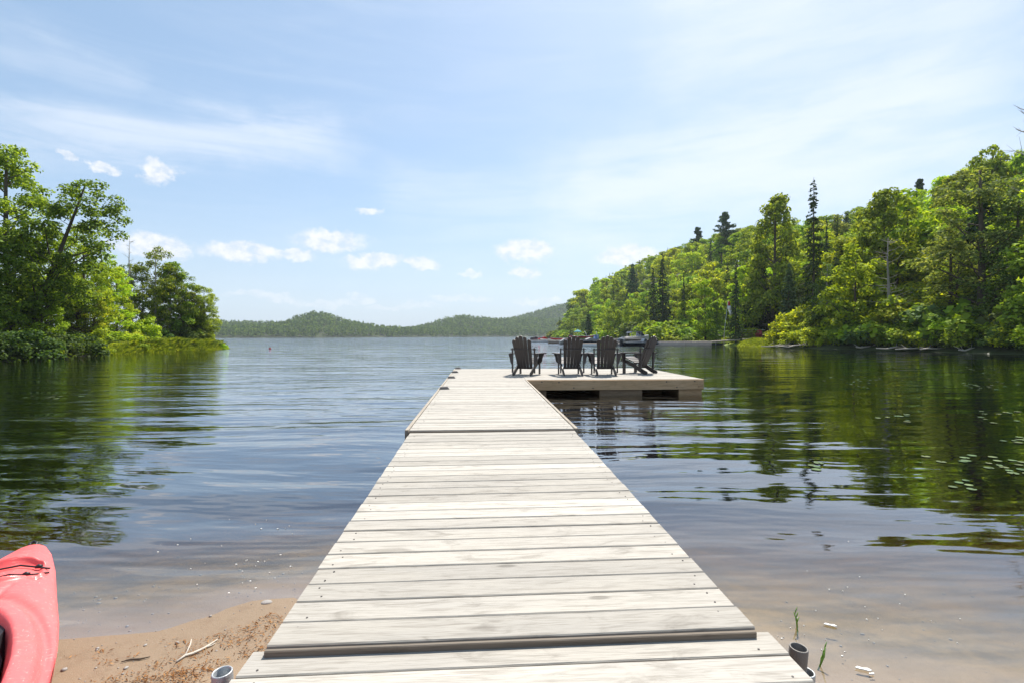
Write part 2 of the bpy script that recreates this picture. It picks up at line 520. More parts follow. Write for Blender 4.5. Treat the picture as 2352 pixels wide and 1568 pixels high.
def far_height(X, Y):
    yf = np.interp(X, [-1400, -700, -330, -200, -60, 60, 300, 1400], [500, 560, 640, 740, 840, 870, 900, 950])
    d = Y - yf
    base = np.where(d > 0, np.minimum(d * 0.10, 3 + 0 * d), np.maximum(d * 0.1, -4))
    g = lambda cx, cy, a, sx, sy: a * np.exp(-((X - cx) / sx) ** 2 - ((Y - cy) / sy) ** 2)
    hill = g(-305, 790, 20, 38, 70) + g(-260, 800, 9, 60, 70) + g(-395, 850, 10, 50, 60) + g(-470, 800, 10, 60, 70) + g(-100, 960, 21, 62, 70) \
        + g(30, 1010, 22, 120, 80) + g(170, 1260, 56, 210, 130) + g(420, 1250, 56, 240, 150) + g(-620, 760, 14, 120, 90)
    return base + hill * smooth01(d / 60.0)

def ground_z(X, Y):
    X = np.asarray(X, float); Y = np.asarray(Y, float)
    # near beach
    ns = np.interp(X, [p[0] for p in near_shore], [p[1] for p in near_shore])
    d = ns - Y
    zb = np.where(d > 0, np.minimum(d * 0.085, 0.55 + 0.02 * np.minimum(d, 60)), np.maximum(np.where(d > -.45, d * .06, (d + .45) * .2 - .027), -4))
    zb = zb + 0.012 * vnoise(X, Y, 0.45, 1) * smooth01((3.5 - np.abs(d)) / 3) + 0.004 * vnoise(X, Y, 0.13, 8) * smooth01((d + 0.5) / 0.6) * (d < 6)
    # left bank
    dl = poly_sd(X, Y, LEFT_POLY)
    zl = np.where(dl > 0, np.minimum(dl * 0.22, 0.9), np.maximum(dl * 0.45, -4))
    # right hillside
    xr = np.interp(Y, [p[0] for p in RIGHT_X], [p[1] for p in RIGHT_X]) + 0.6 * vnoise(X * 0, Y, 4.0, 3)
    rg = np.interp(Y, [p[0] for p in RIDGE], [p[1] for p in RIDGE])
    cr = np.interp(Y, [p[0] for p in CREST], [p[1] for p in CREST])
    dr = X - xr
    s = (dr - 5) / np.maximum(rg - xr - 5, 20)
    hs = smooth01(s) * cr
    hs = np.where(s > 1, cr * (1 - 0.3 * smooth01((s - 1) / 2.0)), hs)
    zr = np.where(dr > 0, np.minimum(dr * 0.25, 0.7) + hs + 1.2 * vnoise(X, Y, 14, 5) * smooth01(s * 3), np.maximum(dr * 0.35, -4))
    zf = far_height(X, Y)
    return np.maximum(np.maximum(zb, zl), np.maximum(zr, zf))

def gz(x, y):
    return float(ground_z(np.array([x]), np.array([y]))[0])

EXT = 1480.0
def warp_axis(n, lin, c):
    t = np.linspace(-1, 1, n)
    k = 7.0
    return c + np.sinh(t * k) / np.sinh(k) * (EXT) 
gx = np.clip(warp_axis(420, 0, 0.0), -EXT, EXT)
ty = np.linspace(0, 1, 520)
gy = -60 + np.sinh(ty * 1.0)  # replaced below
a = np.sinh(np.linspace(math.asinh(-60 / 1.2), math.asinh((EXT - 2) / 1.2), 560)) * 1.2
gy = a + 2.0
GX, GY = np.meshgrid(gx, gy)
GZ = ground_z(GX, GY)
nv, nh = GX.shape
idx = np.arange(nv * nh).reshape(nv, nh)
q = np.stack([idx[:-1, :-1], idx[:-1, 1:], idx[1:, 1:], idx[1:, :-1]], -1).reshape(-1, 4)

m, t, out = new_mat('ground_soil_and_sand')
tc = t.node('ShaderNodeTexCoord'); pos = tc.outputs['Object']
px_, py_, pz_ = t.sep(pos)[:3]
n1 = t.noise(pos, 1.3, 6, 0.65); n2 = t.noise(pos, 55, 3, 0.7); n3 = t.noise(pos, 260, 2, 0.6)
sand = t.mix(n1, (.25, .17, .105), (.33, .24, .155))
sand = t.mix(t.math('MULTIPLY', t.mapr(n3, .55, .75, 0, 1), .5), sand, (.20, .13, .08))
sand = t.mix(t.math('MULTIPLY', t.mapr(n2, .60, .74, 0, 1), .5), sand, (.24, .15, .09))
sand = t.mix(t.math('MULTIPLY', t.mapr(t.noise(pos, 9, 5, .75), .48, .66, 0, 1), .55), sand, (.165, .095, .05))
wet = t.mapr(t.math('ADD', pz_, t.math('MULTIPLY', n1, .02)), 0.11, 0.02, 0, 1)
sand = t.mix(t.math('MULTIPLY', wet, .62), sand, (.19, .135, .085))
nb = t.noise(t.mapping(pos, (1, 1.5, 1)), 2.2, 5, 0.7)
bed = t.mix(t.mapr(nb, .35, .65, 0, 1), (.23, .16, .078), (.10, .074, .040))
spk = t.noise(pos, 22, 4, .75)
bed = t.mix(t.math('MULTIPLY', t.mapr(spk, .54, .68, 0, 1), .55), bed, (.075, .05, .03))
bed = t.mix(t.math('MULTIPLY', t.mapr(spk, .40, .28, 0, 1), .4), bed, (.36, .27, .17))
under = t.mapr(pz_, 0.0, -0.06, 0, 1)
sand = t.mix(under, sand, bed)
forest = t.mix(t.noise(pos, .7, 4, .6), (.025, .035, .012), (.055, .07, .02))
lawn = t.mix(t.noise(pos, 2.5, 4, .6), (.13, .20, .03), (.20, .28, .05))
islawn = t.math('MULTIPLY', t.mapr(px_, 27, 28, 0, 1), t.math('MULTIPLY', t.mapr(py_, 66, 68, 0, 1), t.mapr(t.math('ADD', py_, px_), 135, 127, 0, 1)))
forest = t.mix(islawn, forest, lawn)
isb = t.math('MULTIPLY', t.mapr(py_, 9, 6, 0, 1), t.math('MULTIPLY', t.mapr(px_, -16, -12, 0, 1), t.mapr(px_, 16, 12, 0, 1)))
isb = t.math('MAXIMUM', isb, under)
col = t.mix(isb, forest, sand)
principled(t, out, col, t.mapr(wet, 0, 1, .9, .45), .3, t.bump(t.math('ADD', n2, n3), .6, .004))
ground = link('ground', np_mesh('ground', np.stack([GX, GY, GZ], -1).reshape(-1, 3), q, 4, True, m))
tag(ground, 'sandy beach, lake bed and wooded banks', kind='structure')

# ------------------------------------------------------------------ water
m, t, out = new_mat('lake_water')
tc = t.node('ShaderNodeTexCoord'); pos = tc.outputs['Object']
wx, wy, wz = t.sep(pos)[:3]
wp = t.noise(t.mapping(pos, (.10, .16, 1)), 1.0, 2, .5, out=1)
posw = t.vmath('ADD', pos, t.vmath('MULTIPLY', t.vmath('SUBTRACT', wp, (.5, .5, .5)), (1.2, 2.6, 0)))
swell = t.noise(t.mapping(posw, (.26, 1.3, 1), rot=(0, 0, rad(-7))), 0.80, 1.5, .45)
mid = t.noise(t.mapping(posw, (.42, 1.7, 1), rot=(0, 0, rad(-4))), 2.3, 2, .5)
longw = t.noise(t.mapping(posw, (.16, .62, 1), rot=(0, 0, rad(3))), 1.0, 2, .5)
fine = t.noise(t.mapping(pos, (.55, 1.5, 1), rot=(0, 0, rad(9))), 8.0, 2.5, .55)
patch = t.noise(t.mapping(pos, (.03, .07, 1)), 1.0, 3, .6)
patch2 = t.noise(t.mapping(pos, (.12, .35, 1)), 1.0, 3, .6)
# sheltered to the right and by the beach, wind ripples in the open channel
side = t.mapr(t.math('SUBTRACT', wx, t.math('MULTIPLY', wy, .28)), 6, -2.0, 0, 1)
openw = t.mapr(wy, 3, 14, 0, 1)
farw = t.mapr(wy, 50, 90, 0, 1)
wind = t.math('MAXIMUM', t.math('MULTIPLY', side, openw), farw)
wind = t.math('MULTIPLY', wind, t.mapr(patch, .3, .7, .55, 1.25))
hh = t.math('MULTIPLY', swell, t.mapr(side, 0, 1, .036, .082))
hh = t.math('ADD', hh, t.math('MULTIPLY', mid, t.math('ADD', t.math('MULTIPLY', wind, .0110), t.mapr(side, 0, 1, .0060, .0165))))
hh = t.math('ADD', hh, t.math('MULTIPLY', longw, t.math('ADD', t.math('MULTIPLY', farw, .22), t.mapr(wy, 14, 40, .0, .10))))
hh = t.math('ADD', hh, t.math('MULTIPLY', fine, t.math('ADD', t.math('MULTIPLY', wind, .0030), t.math('MULTIPLY', t.mapr(patch2, .45, .65, 0, 1), .0006))))
bmp = t.node('ShaderNodeBump'); bmp.inputs['Strength'].default_value = 1.0; bmp.inputs['Distance'].default_value = 1.0
t.put(bmp.inputs['Height'], hh)
rn = t.noise(t.mapping(pos, (.38, 1.5, 1)), 1.9, 3, .6, out=1)
rn2 = t.noise(t.mapping(pos, (.12, .5, 1)), 1.0, 3, .6, out=1)
rv = t.vmath('ADD', t.vmath('SUBTRACT', rn, (.5, .5, .5)), t.vmath('MULTIPLY', t.vmath('SUBTRACT', rn2, (.5, .5, .5)), (.6, .6, 0)))
ramp_ = t.math('ADD', t.math('MULTIPLY', t.mapr(wy, 9, 45, 0, .30), t.mapr(side, 0, 1, .48, 1)), t.math('MULTIPLY', farw, .18))
rs_ = t.vmath('MULTIPLY', rv, t.comb(t.math('MULTIPLY', ramp_, .35), ramp_, 0.0))
nrm = t.vmath('NORMALIZE', t.vmath('ADD', bmp.outputs[0], rs_))
# mirror share after Schlick, the same from above and below so sunlight reaches the bed
geo = t.node('ShaderNodeNewGeometry')
cosv = t.math('ABSOLUTE', t.vmath('DOT_PRODUCT', nrm, geo.outputs['Incoming']))
fr_ = t.math('ADD', t.math('MULTIPLY', t.math('POWER', t.math('SUBTRACT', 1.0, cosv, clamp=True), 3.3), .92), .07, clamp=True)
gl = t.node('ShaderNodeBsdfGlossy'); gl.inputs['Roughness'].default_value = 0.03; gl.inputs['Color'].default_value = (.95, .97, 1, 1)
t.l.new(nrm, gl.inputs['Normal'])
tp = t.node('ShaderNodeBsdfTransparent'); tp.inputs['Color'].default_value = (.97, .97, .96, 1)
ms = t.node('ShaderNodeMixShader')
t.l.new(fr_, ms.inputs[0]); t.l.new(tp.outputs[0], ms.inputs[1]); t.l.new(gl.outputs[0], ms.inputs[2])
t.l.new(ms.outputs[0], out.inputs['Surface'])
va = t.node('ShaderNodeVolumeAbsorption'); va.inputs['Color'].default_value = (.69, .60, .22, 1); va.inputs['Density'].default_value = 2.5
t.l.new(va.outputs[0], out.inputs['Volume'])
wb = MB(); wb.box((0, (EXT - 60) / 2, -4.5), (2 * EXT - 4, EXT + 58, 9.0))
water = wb.build('water', m)
tag(water, 'calm tea-coloured lake water', kind='structure')

# ------------------------------------------------------------------ haze
m, t, out = new_mat('summer_haze')
pv = t.node('ShaderNodeVolumePrincipled')
pv.inputs['Color'].default_value = (.82, .91, 1.0, 1)
pv.inputs['Density'].default_value = 0.00017
pv.inputs['Anisotropy'].default_value = 0.2
t.l.new(pv.outputs[0], out.inputs['Volume'])
hz = MB(); hz.box((0, (EXT - 70) / 2, 70), (2 * EXT + 10, EXT + 90, 160))
haze = hz.build('haze', m)
tag(haze, 'thin summer haze over the lake', kind='stuff')

# ------------------------------------------------------------------ docks
DOCK_RZ = rad(3.5)
def plank_mesh(L, W, T, seed, name='plank'):
    """plank along x, top at z=0, chamfered, slightly uneven"""
    rng = random.Random(seed)
    c = 0.004
    prof = [(-W / 2, -T), (-W / 2, -c), (-W / 2 + c, 0), (W / 2 - c, 0), (W / 2, -c), (W / 2, -T)]
    nseg = 3
    vs = []; fs = []
    for i in range(nseg + 1):
        x = -L / 2 + L * i / nseg
        sy = rng.uniform(-.0012, .0012); sz = rng.uniform(-.0012, .0012)
        for (a_, b_) in prof:
            vs.append((x, a_ + sy, b_ + sz))
    n = len(prof)
    for i in range(nseg):
        for k in range(n):
            k2 = (k + 1) % n
            fs.append((i * n + k, i * n + k2, (i + 1) * n + k2, (i + 1) * n + k))
    fs.append(tuple(range(n))); fs.append(tuple(nseg * n + k for k in range(n))[::-1])
    mb = MB(); mb.add(vs, fs)
    return mb.mesh(name, M['deck'])

def plank_row(parent, x0, x1, y0, n, pitch, T=.036, seed=0, gap=.007, screws=None, ends=.004):
    L = x1 - x0
    meshes = [plank_mesh(L, pitch - gap - random.Random(seed + k).uniform(-.002, .004), T, seed * 10 + k) for k in range(5)]
    rng = random.Random(seed)
    for i in range(n):
        y = y0 + pitch * (i + .5)
        o = link('plank', meshes[rng.randrange(5)], parent)
        o.location = ((x0 + x1) / 2 + rng.uniform(-ends, ends), y, rng.uniform(-.0012, .0012))
        o.rotation_euler = (rng.uniform(-.004, .004), 0, rng.uniform(-.0012, .0012) + (math.pi if rng.random() < .5 else 0))
        if screws is not None:
            xs = [x0 + .07, x1 - .07] if L < 2.5 else [x0 + .07, x0 + L * .33, x0 + L * .66, x1 - .07]
            for sx in xs:
                for s in (-1, 1):
                    if rng.random() < .25: continue
                    xx = sx + rng.uniform(-.022, .022); yy = y + s * pitch * .27 + rng.uniform(-.006, .006)
                    ring = [(xx + .0042 * math.cos(u), yy + .0042 * math.sin(u), .0016) for u in [k * math.pi / 3 for k in range(6)]]
                    low = [(p[0], p[1], -.004) for p in ring]
                    screws.add(ring + low, [tuple(range(6))] + [(k, 6 + k, 6 + (k + 1) % 6, (k + 1) % 6) for k in range(6)])

def board(parent, name, x0, x1, y0, y1, z0, z1, mat):
    """a board with its grain along its long side"""
    cx, cy, czz = (x0 + x1) / 2, (y0 + y1) / 2, (z0 + z1) / 2
    lx, ly, lz = x1 - x0, y1 - y0, z1 - z0
    c = .003
    if lx >= ly:
        L_, W_, rz = lx, ly, 0
    else:
        L_, W_, rz = ly, lx, math.pi / 2
    prof = [(-W_ / 2, -lz / 2), (-W_ / 2, lz / 2 - c), (-W_ / 2 + c, lz / 2), (W_ / 2 - c, lz / 2), (W_ / 2, lz / 2 - c), (W_ / 2, -lz / 2)]
    mb = MB(); mb.prism(prof, -L_ / 2, L_ / 2, lambda a, b, h: (h, a, b))
    o = link(name, mb.mesh(name, mat), parent)
    o.location = (cx, cy, czz); o.rotation_euler = (0, 0, rz)
    return o
# shore landing (nearest boards)
cz = 0.262
landing = empty('dock_landing', (P(586, 1487, cz) + P(1757, 1444, cz)) / 2, DOCK_RZ, 'lowest grey boards of the dock at the beach end, bottom of the picture', 'dock')
Lw = (P(586, 1487, cz) - P(1757, 1444, cz)).length
sc = MB()
plank_row(landing, -Lw / 2, Lw / 2, -.1435 * 9 - .012, 9, .1435, seed=3, screws=sc)
sc.build('screw', M['screw'], landing)['kind'] = 'stuff'
for sx in (-1, 0, 1):
    MB().box((sx * (Lw / 2 - .06), -.66, -.037 - .07), (.04, 1.28, .14)).build('stringer', M['fascia'], landing)
MB().box((0, -.045, -.037 - .06), (Lw - .16, .04, .12)).build('header_board', M['fascia'], landing)

# ramp
zr0, zr1 = .29, .348
a0 = (P(608, 1484, zr0) + P(1735, 1440, zr0)) / 2
a1 = (P(943, 991, zr1) + P(1322, 991, zr1)) / 2
ramp_w = 1.778
ramp = empty('dock_ramp', a0, 0, 'long straight walkway of pale weathered planks leading out from the beach', 'dock')
dv = a1 - a0
rl = dv.length
ramp.rotation_euler = (math.asin(dv.z / rl), 0, math.atan2(-dv.x, dv.y))
sc = MB()
npl = 25
plank_row(ramp, -ramp_w / 2, ramp_w / 2, 0.0, npl, rl / npl, seed=11, screws=sc)
sc.build('screw', M['screw'], ramp)['kind'] = 'stuff'
for sx in (-1, 0, 1):
    MB().box((sx * (ramp_w / 2 - .05), rl / 2, -.037 - .07), (.04, rl - .03, .14)).build('stringer', M['fascia'], ramp)
MB().box((0, .022, -.037 - .06), (ramp_w - .15, .04, .12)).build('header_board', M['fascia'], ramp)
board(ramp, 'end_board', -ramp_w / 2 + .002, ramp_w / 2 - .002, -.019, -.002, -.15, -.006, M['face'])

# floating dock: walkway plus L-shaped head
zt = .372
f0 = (P(932, 986, zt) + P(1330, 985, zt)) / 2
fd = empty('floating_dock', f0, DOCK_RZ, 'L-shaped floating dock of pale planks carrying the four charcoal chairs', 'dock')
fd.rotation_euler = (0, .003, DOCK_RZ)
fw = (P(932, 986, zt) - P(1330, 985, zt)).length
hw_ = fw / 2
WL, TL, HX = 6.30, 10.35, hw_ + 4.18
sc = MB()
n1_ = 44; p1 = WL / n1_
plank_row(fd, -hw_ + .048, hw_ - .048, .0, n1_, WL / n1_, seed=21, screws=sc, ends=.002)
n2_ = 28; p2 = (TL - WL) / n2_
plank_row(fd, -hw_ + .048, hw_ - .012, WL, n2_, p2, seed=31, screws=sc, ends=.002)
plank_row(fd, hw_ - .006, HX, WL, n2_, p2, seed=41, screws=sc, ends=.004)
sc.build('screw', M['screw'], fd)['kind'] = 'stuff'
board(fd, 'rim_board', -hw_, -hw_ + .038, .0, 5.2, -.235, .004, M['rim'])
board(fd, 'rim_board', -hw_, -hw_ + .038, 5.206, TL, -.235, .004, M['rim'])
board(fd, 'rim_board', hw_ - .038, hw_, .0, 3.4, -.235, .004, M['rim'])
board(fd, 'rim_board', hw_ - .038, hw_, 3.406, WL - .03, -.235, .004, M['rim'])
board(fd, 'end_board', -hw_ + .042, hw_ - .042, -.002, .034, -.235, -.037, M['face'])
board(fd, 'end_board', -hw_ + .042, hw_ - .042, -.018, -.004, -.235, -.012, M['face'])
board(fd, 'fascia_board', hw_ + .002, HX - .12, WL - .042, WL - .003, -.240, -.012, M['fascia'])
board(fd, 'fascia_board', HX - .116, HX + .006, WL - .046, WL - .003, -.236, -.012, M['fascia'])
board(fd, 'fascia_board', HX + .004, HX + .042, WL + .0, TL, -.236, -.012, M['fascia'])
board(fd, 'fascia_board', -hw_, HX, TL + .003, TL + .04, -.236, -.012, M['fascia'])
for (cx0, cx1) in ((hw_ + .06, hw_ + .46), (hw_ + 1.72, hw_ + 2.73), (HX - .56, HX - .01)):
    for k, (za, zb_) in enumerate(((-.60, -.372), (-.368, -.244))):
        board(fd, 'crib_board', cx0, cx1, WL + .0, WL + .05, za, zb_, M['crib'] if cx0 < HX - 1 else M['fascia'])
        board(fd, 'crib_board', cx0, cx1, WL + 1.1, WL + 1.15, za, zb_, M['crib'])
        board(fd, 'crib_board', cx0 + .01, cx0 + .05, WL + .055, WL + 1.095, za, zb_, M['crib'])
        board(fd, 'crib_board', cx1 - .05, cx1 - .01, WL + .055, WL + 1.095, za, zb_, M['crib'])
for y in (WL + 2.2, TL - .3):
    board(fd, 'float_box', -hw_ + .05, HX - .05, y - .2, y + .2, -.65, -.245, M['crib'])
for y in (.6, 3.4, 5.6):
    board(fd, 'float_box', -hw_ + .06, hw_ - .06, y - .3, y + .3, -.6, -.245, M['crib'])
for bx_, bz_ in ((.35, -.05), (.75, -.06), (1.10, -.19), (1.55, -.20), (3.3, -.06), (3.55, -.19), (3.98, -.05)):
    MB().tube([(hw_ + bx_, WL - .038, bz_), (hw_ + bx_, WL - .050, bz_)], [.016, .014], 8).build('bolt', M['screw'], fd)
# grey wedge cleats along the left edge
cl = MB(); cl.prism([(-.10, 0), (-.075, .045), (.06, .05), (.10, 0)], -.035, .035, lambda a, b, h: (a, h, b))
clm = cl.mesh('dock_cleat', M['bracket'])
cleat_names = ['nearest grey wedge cleat on the left rim of the floating dock', 'second grey wedge cleat along the left rim of the floating dock',
               'third grey wedge cleat along the left rim of the floating dock', 'farthest grey wedge cleat at the back left corner of the dock']
bpy.context.view_layer.update()
for (cpx, cpy), lb in zip(((1020.7, 892.5), (1037, 867.5), (1045, 855), (1052, 846.5)), cleat_names):
    p = P(cpx, cpy, zt + .008)
    o = link('dock_cleat', clm, None, (p.x, p.y, zt + .004), DOCK_RZ)
    tag(o, lb, 'cleat', 'grey cleats along the dock rim')

# steel sleeve pipes by the beach end
def pipe(px, py, z, lb, mat, tilt=0):
    p = P(px, py, z)
    g0 = gz(p.x, p.y)
    mb = MB()
    ro, ri, n = .034, .0275, 24
    H = z - g0 + .25
    rings = [(ro, -H), (ro, -.003), (ro - .002, 0), (ri + .002, 0), (ri, -.003), (ri, -H)]
    for r_, z_ in rings:
        for k in range(n):
            u = 2 * math.pi * k / n
            mb.v.append((r_ * math.cos(u), r_ * math.sin(u), z_))
    for i in range(len(rings) - 1):
        for k in range(n):
            mb.f.append((i * n + k, i * n + (k + 1) % n, (i + 1) * n + (k + 1) % n, (i + 1) * n + k))
    o = link('steel_pipe', mb.mesh('steel_pipe', mat, True), None, (p.x, p.y, z))
    o.rotation_euler = (rad(2), tilt, 0)
    tag(o, lb, 'pipe', 'steel pipes holding the dock')
    return o
pipe(510, 1541, .21, 'open grey steel pipe standing in the sand left of the dock', M['steel'], rad(-2))
pipe(1835, 1485, .17, 'dark open steel pipe standing in the shallows right of the dock', M['rusty_steel'], rad(4))
p = P(1851, 1543, .06)
o = pipe(1850, 1541, .085, 'short pipe stub with pale rim beside the taller dark pipe', M['steel'])

# ------------------------------------------------------------------ chairs
def lerp(a, b, t): return a + (b - a) * t
def make_chair(mat, label, loc, rz, scale=1.0, group=None, cat='chair', name='adirondack_chair'):
    """origin between the rear feet; faces +y"""
    root = empty(name, loc, rz, label, cat, group, scale)
    X = lambda x0: (lambda a, b, h: (x0 + h, a, b))
    # side rails slope from the rear feet up to the front legs
    for s in (-1, 1):
        prof = [(-.055, .0), (-.075, .025), (-.07, .06), (-.045, .085), (.0, .10), (.25, .225), (.62, .375), (.735, .405), (.76, .375), (.755, .33), (.72, .30), (.62, .275), (.35, .165), (.12, .035), (.03, .0)]
        MB().prism(prof, -.014, .014, X(s * .235)).build('side_rail', mat, root)
        # front leg
        MB().prism([(.60, 0), (.685, 0), (.685, .545), (.60, .545)], -.015, .015, X(s * .268)).build('front_leg', mat, root)
        # rear upright that carries back rail and arm
        MB().prism([(.075, .06), (.125, .06), (.125, .70), (.075, .70)], -.015, .015, X(s * .30)).build('rear_post', mat, root)
        # curved brackets under the arm (front one outside the leg, rear one outside the post)
        br = [(0, .545), (.105, .545), (.10, .50), (.075, .46), (.062, .40), (.055, .35), (.035, .31), (.0, .285)]
        for yb in (.645, .10):
            MB().prism([(x_, z_) for x_, z_ in br], -.014, .014, (lambda yb: (lambda a, b, h: (s * (.285 + a if yb > .3 else .317 + a * .8), yb + h, b)))(yb)).build('arm_bracket', mat, root)
        # arm
        arm = []
        outl = [(.03, .245), (.03, .375), (.30, .395), (.60, .42), (.74, .43), (.79, .405), (.80, .34), (.79, .275), (.74, .25), (.45, .262)]
        MB().prism([(y_, x_) for y_, x_ in outl], .546, .570, lambda a, b, h: (s * b, a, h)).build('arm', mat, root)
    # back: bottom hinge near (y .25, z .27), leaning towards the rear
    yb0, zb0 = .24, .165
    lean = rad(24)
    n = Vector((0, -math.sin(lean), math.cos(lean)))
    tops = [.825, .898, .925, .898, .825]
    for i in range(5):
        k = i - 2
        wb_, wt_ = .035, .0475
        cb, ct = k * .079, k * .104
        tp_ = tops[i]
        prof = []
        def at(u):
            return lerp(cb, ct, u / .8), lerp(wb_, wt_, min(u / .6, 1))
        for u in (0, .25, .5, tp_ - .11):
            c_, h_ = at(u); prof.append((c_ - h_, u))
        c_, h_ = at(tp_)
        la, ra = (1.0, 1.0)
        if k < 0: la, ra = .55, 1.0
        if k > 0: la, ra = 1.0, .55
        dl_ = .035 if k < 0 else .01
        dr_ = .035 if k > 0 else .01
        if k == 0: dl_ = dr_ = .022
        lo_l = .065 if k < 0 else .02; lo_r = .065 if k > 0 else .02
        prof += [(c_ - h_, tp_ - lo_l - .02), (c_ - h_ * .86, tp_ - lo_l * .62), (c_ - h_ * .45, tp_ - lo_l * .2), (c_, tp_), (c_ + h_ * .45, tp_ - lo_r * .2), (c_ + h_ * .86, tp_ - lo_r * .62), (c_ + h_, tp_ - lo_r - .02)]
        for u in (tp_ - .11, .5, .25, 0):
            c2, h2 = at(u); prof.append((c2 + h2, u))
        def fr(a, b, h, k=k):
            bow = .02 * (k * k) / 4.0
            return (a, yb0 + bow + n.y * b + h * math.cos(lean), zb0 + n.z * b + h * math.sin(lean))
        MB().prism(prof, -.009, .009, fr).build('back_slat', mat, root)
    # curved back rail behind the slats, resting on the rear posts
    arc = []
    for j in range(13):
        u = -1 + j / 6.0
        arc.append((u * .335, .075 - .065 * (1 - u * u)))
    inner = [(x_, y_ + .055) for x_, y_ in arc][::-1]
    MB().prism(arc + inner, .655, .678, lambda a, b, h: (a, b - .03, h)).build('back_rail', mat, root)
    MB().box((0, yb0 + .02, .18), (.50, .03, .05)).build('lower_back_rail', mat, root)
    # seat slats along the rail curve
    for j in range(5):
        yy = .33 + j * .088
        zz = .262 + (yy - .25) * .43
        zz = min(zz, .418 + .0 * yy)
        MB().box((0, yy, zz + .012), (.54, .078, .018), rot=Matrix.Rotation(rad(20 if j < 4 else 4), 3, 'X')).build('seat_slat', mat, root)
    return root

CH = [((1199.5, 861.8), rad(-20), 'leftmost charcoal adirondack chair on the dock, turned slightly right'),
      ((1316, 861.6), rad(4), 'second charcoal adirondack chair from the left on the dock, back square to us'),
      ((1393, 861.6), rad(1), 'third charcoal adirondack chair from the left, beside the angled one'),
      ((1493, 857.0), rad(42), 'rightmost charcoal adirondack chair on the dock, turned left in profile')]
for (cp, rz, lb) in CH:
    p = P(cp[0], cp[1], zt)
    lx = (p - f0).length
    make_chair(M['chair'], lb, (p.x, p.y, zt + .002 - .003 * max(0, (p.x - f0.x))), rz, 1.0, 'charcoal adirondack chairs on the dock')

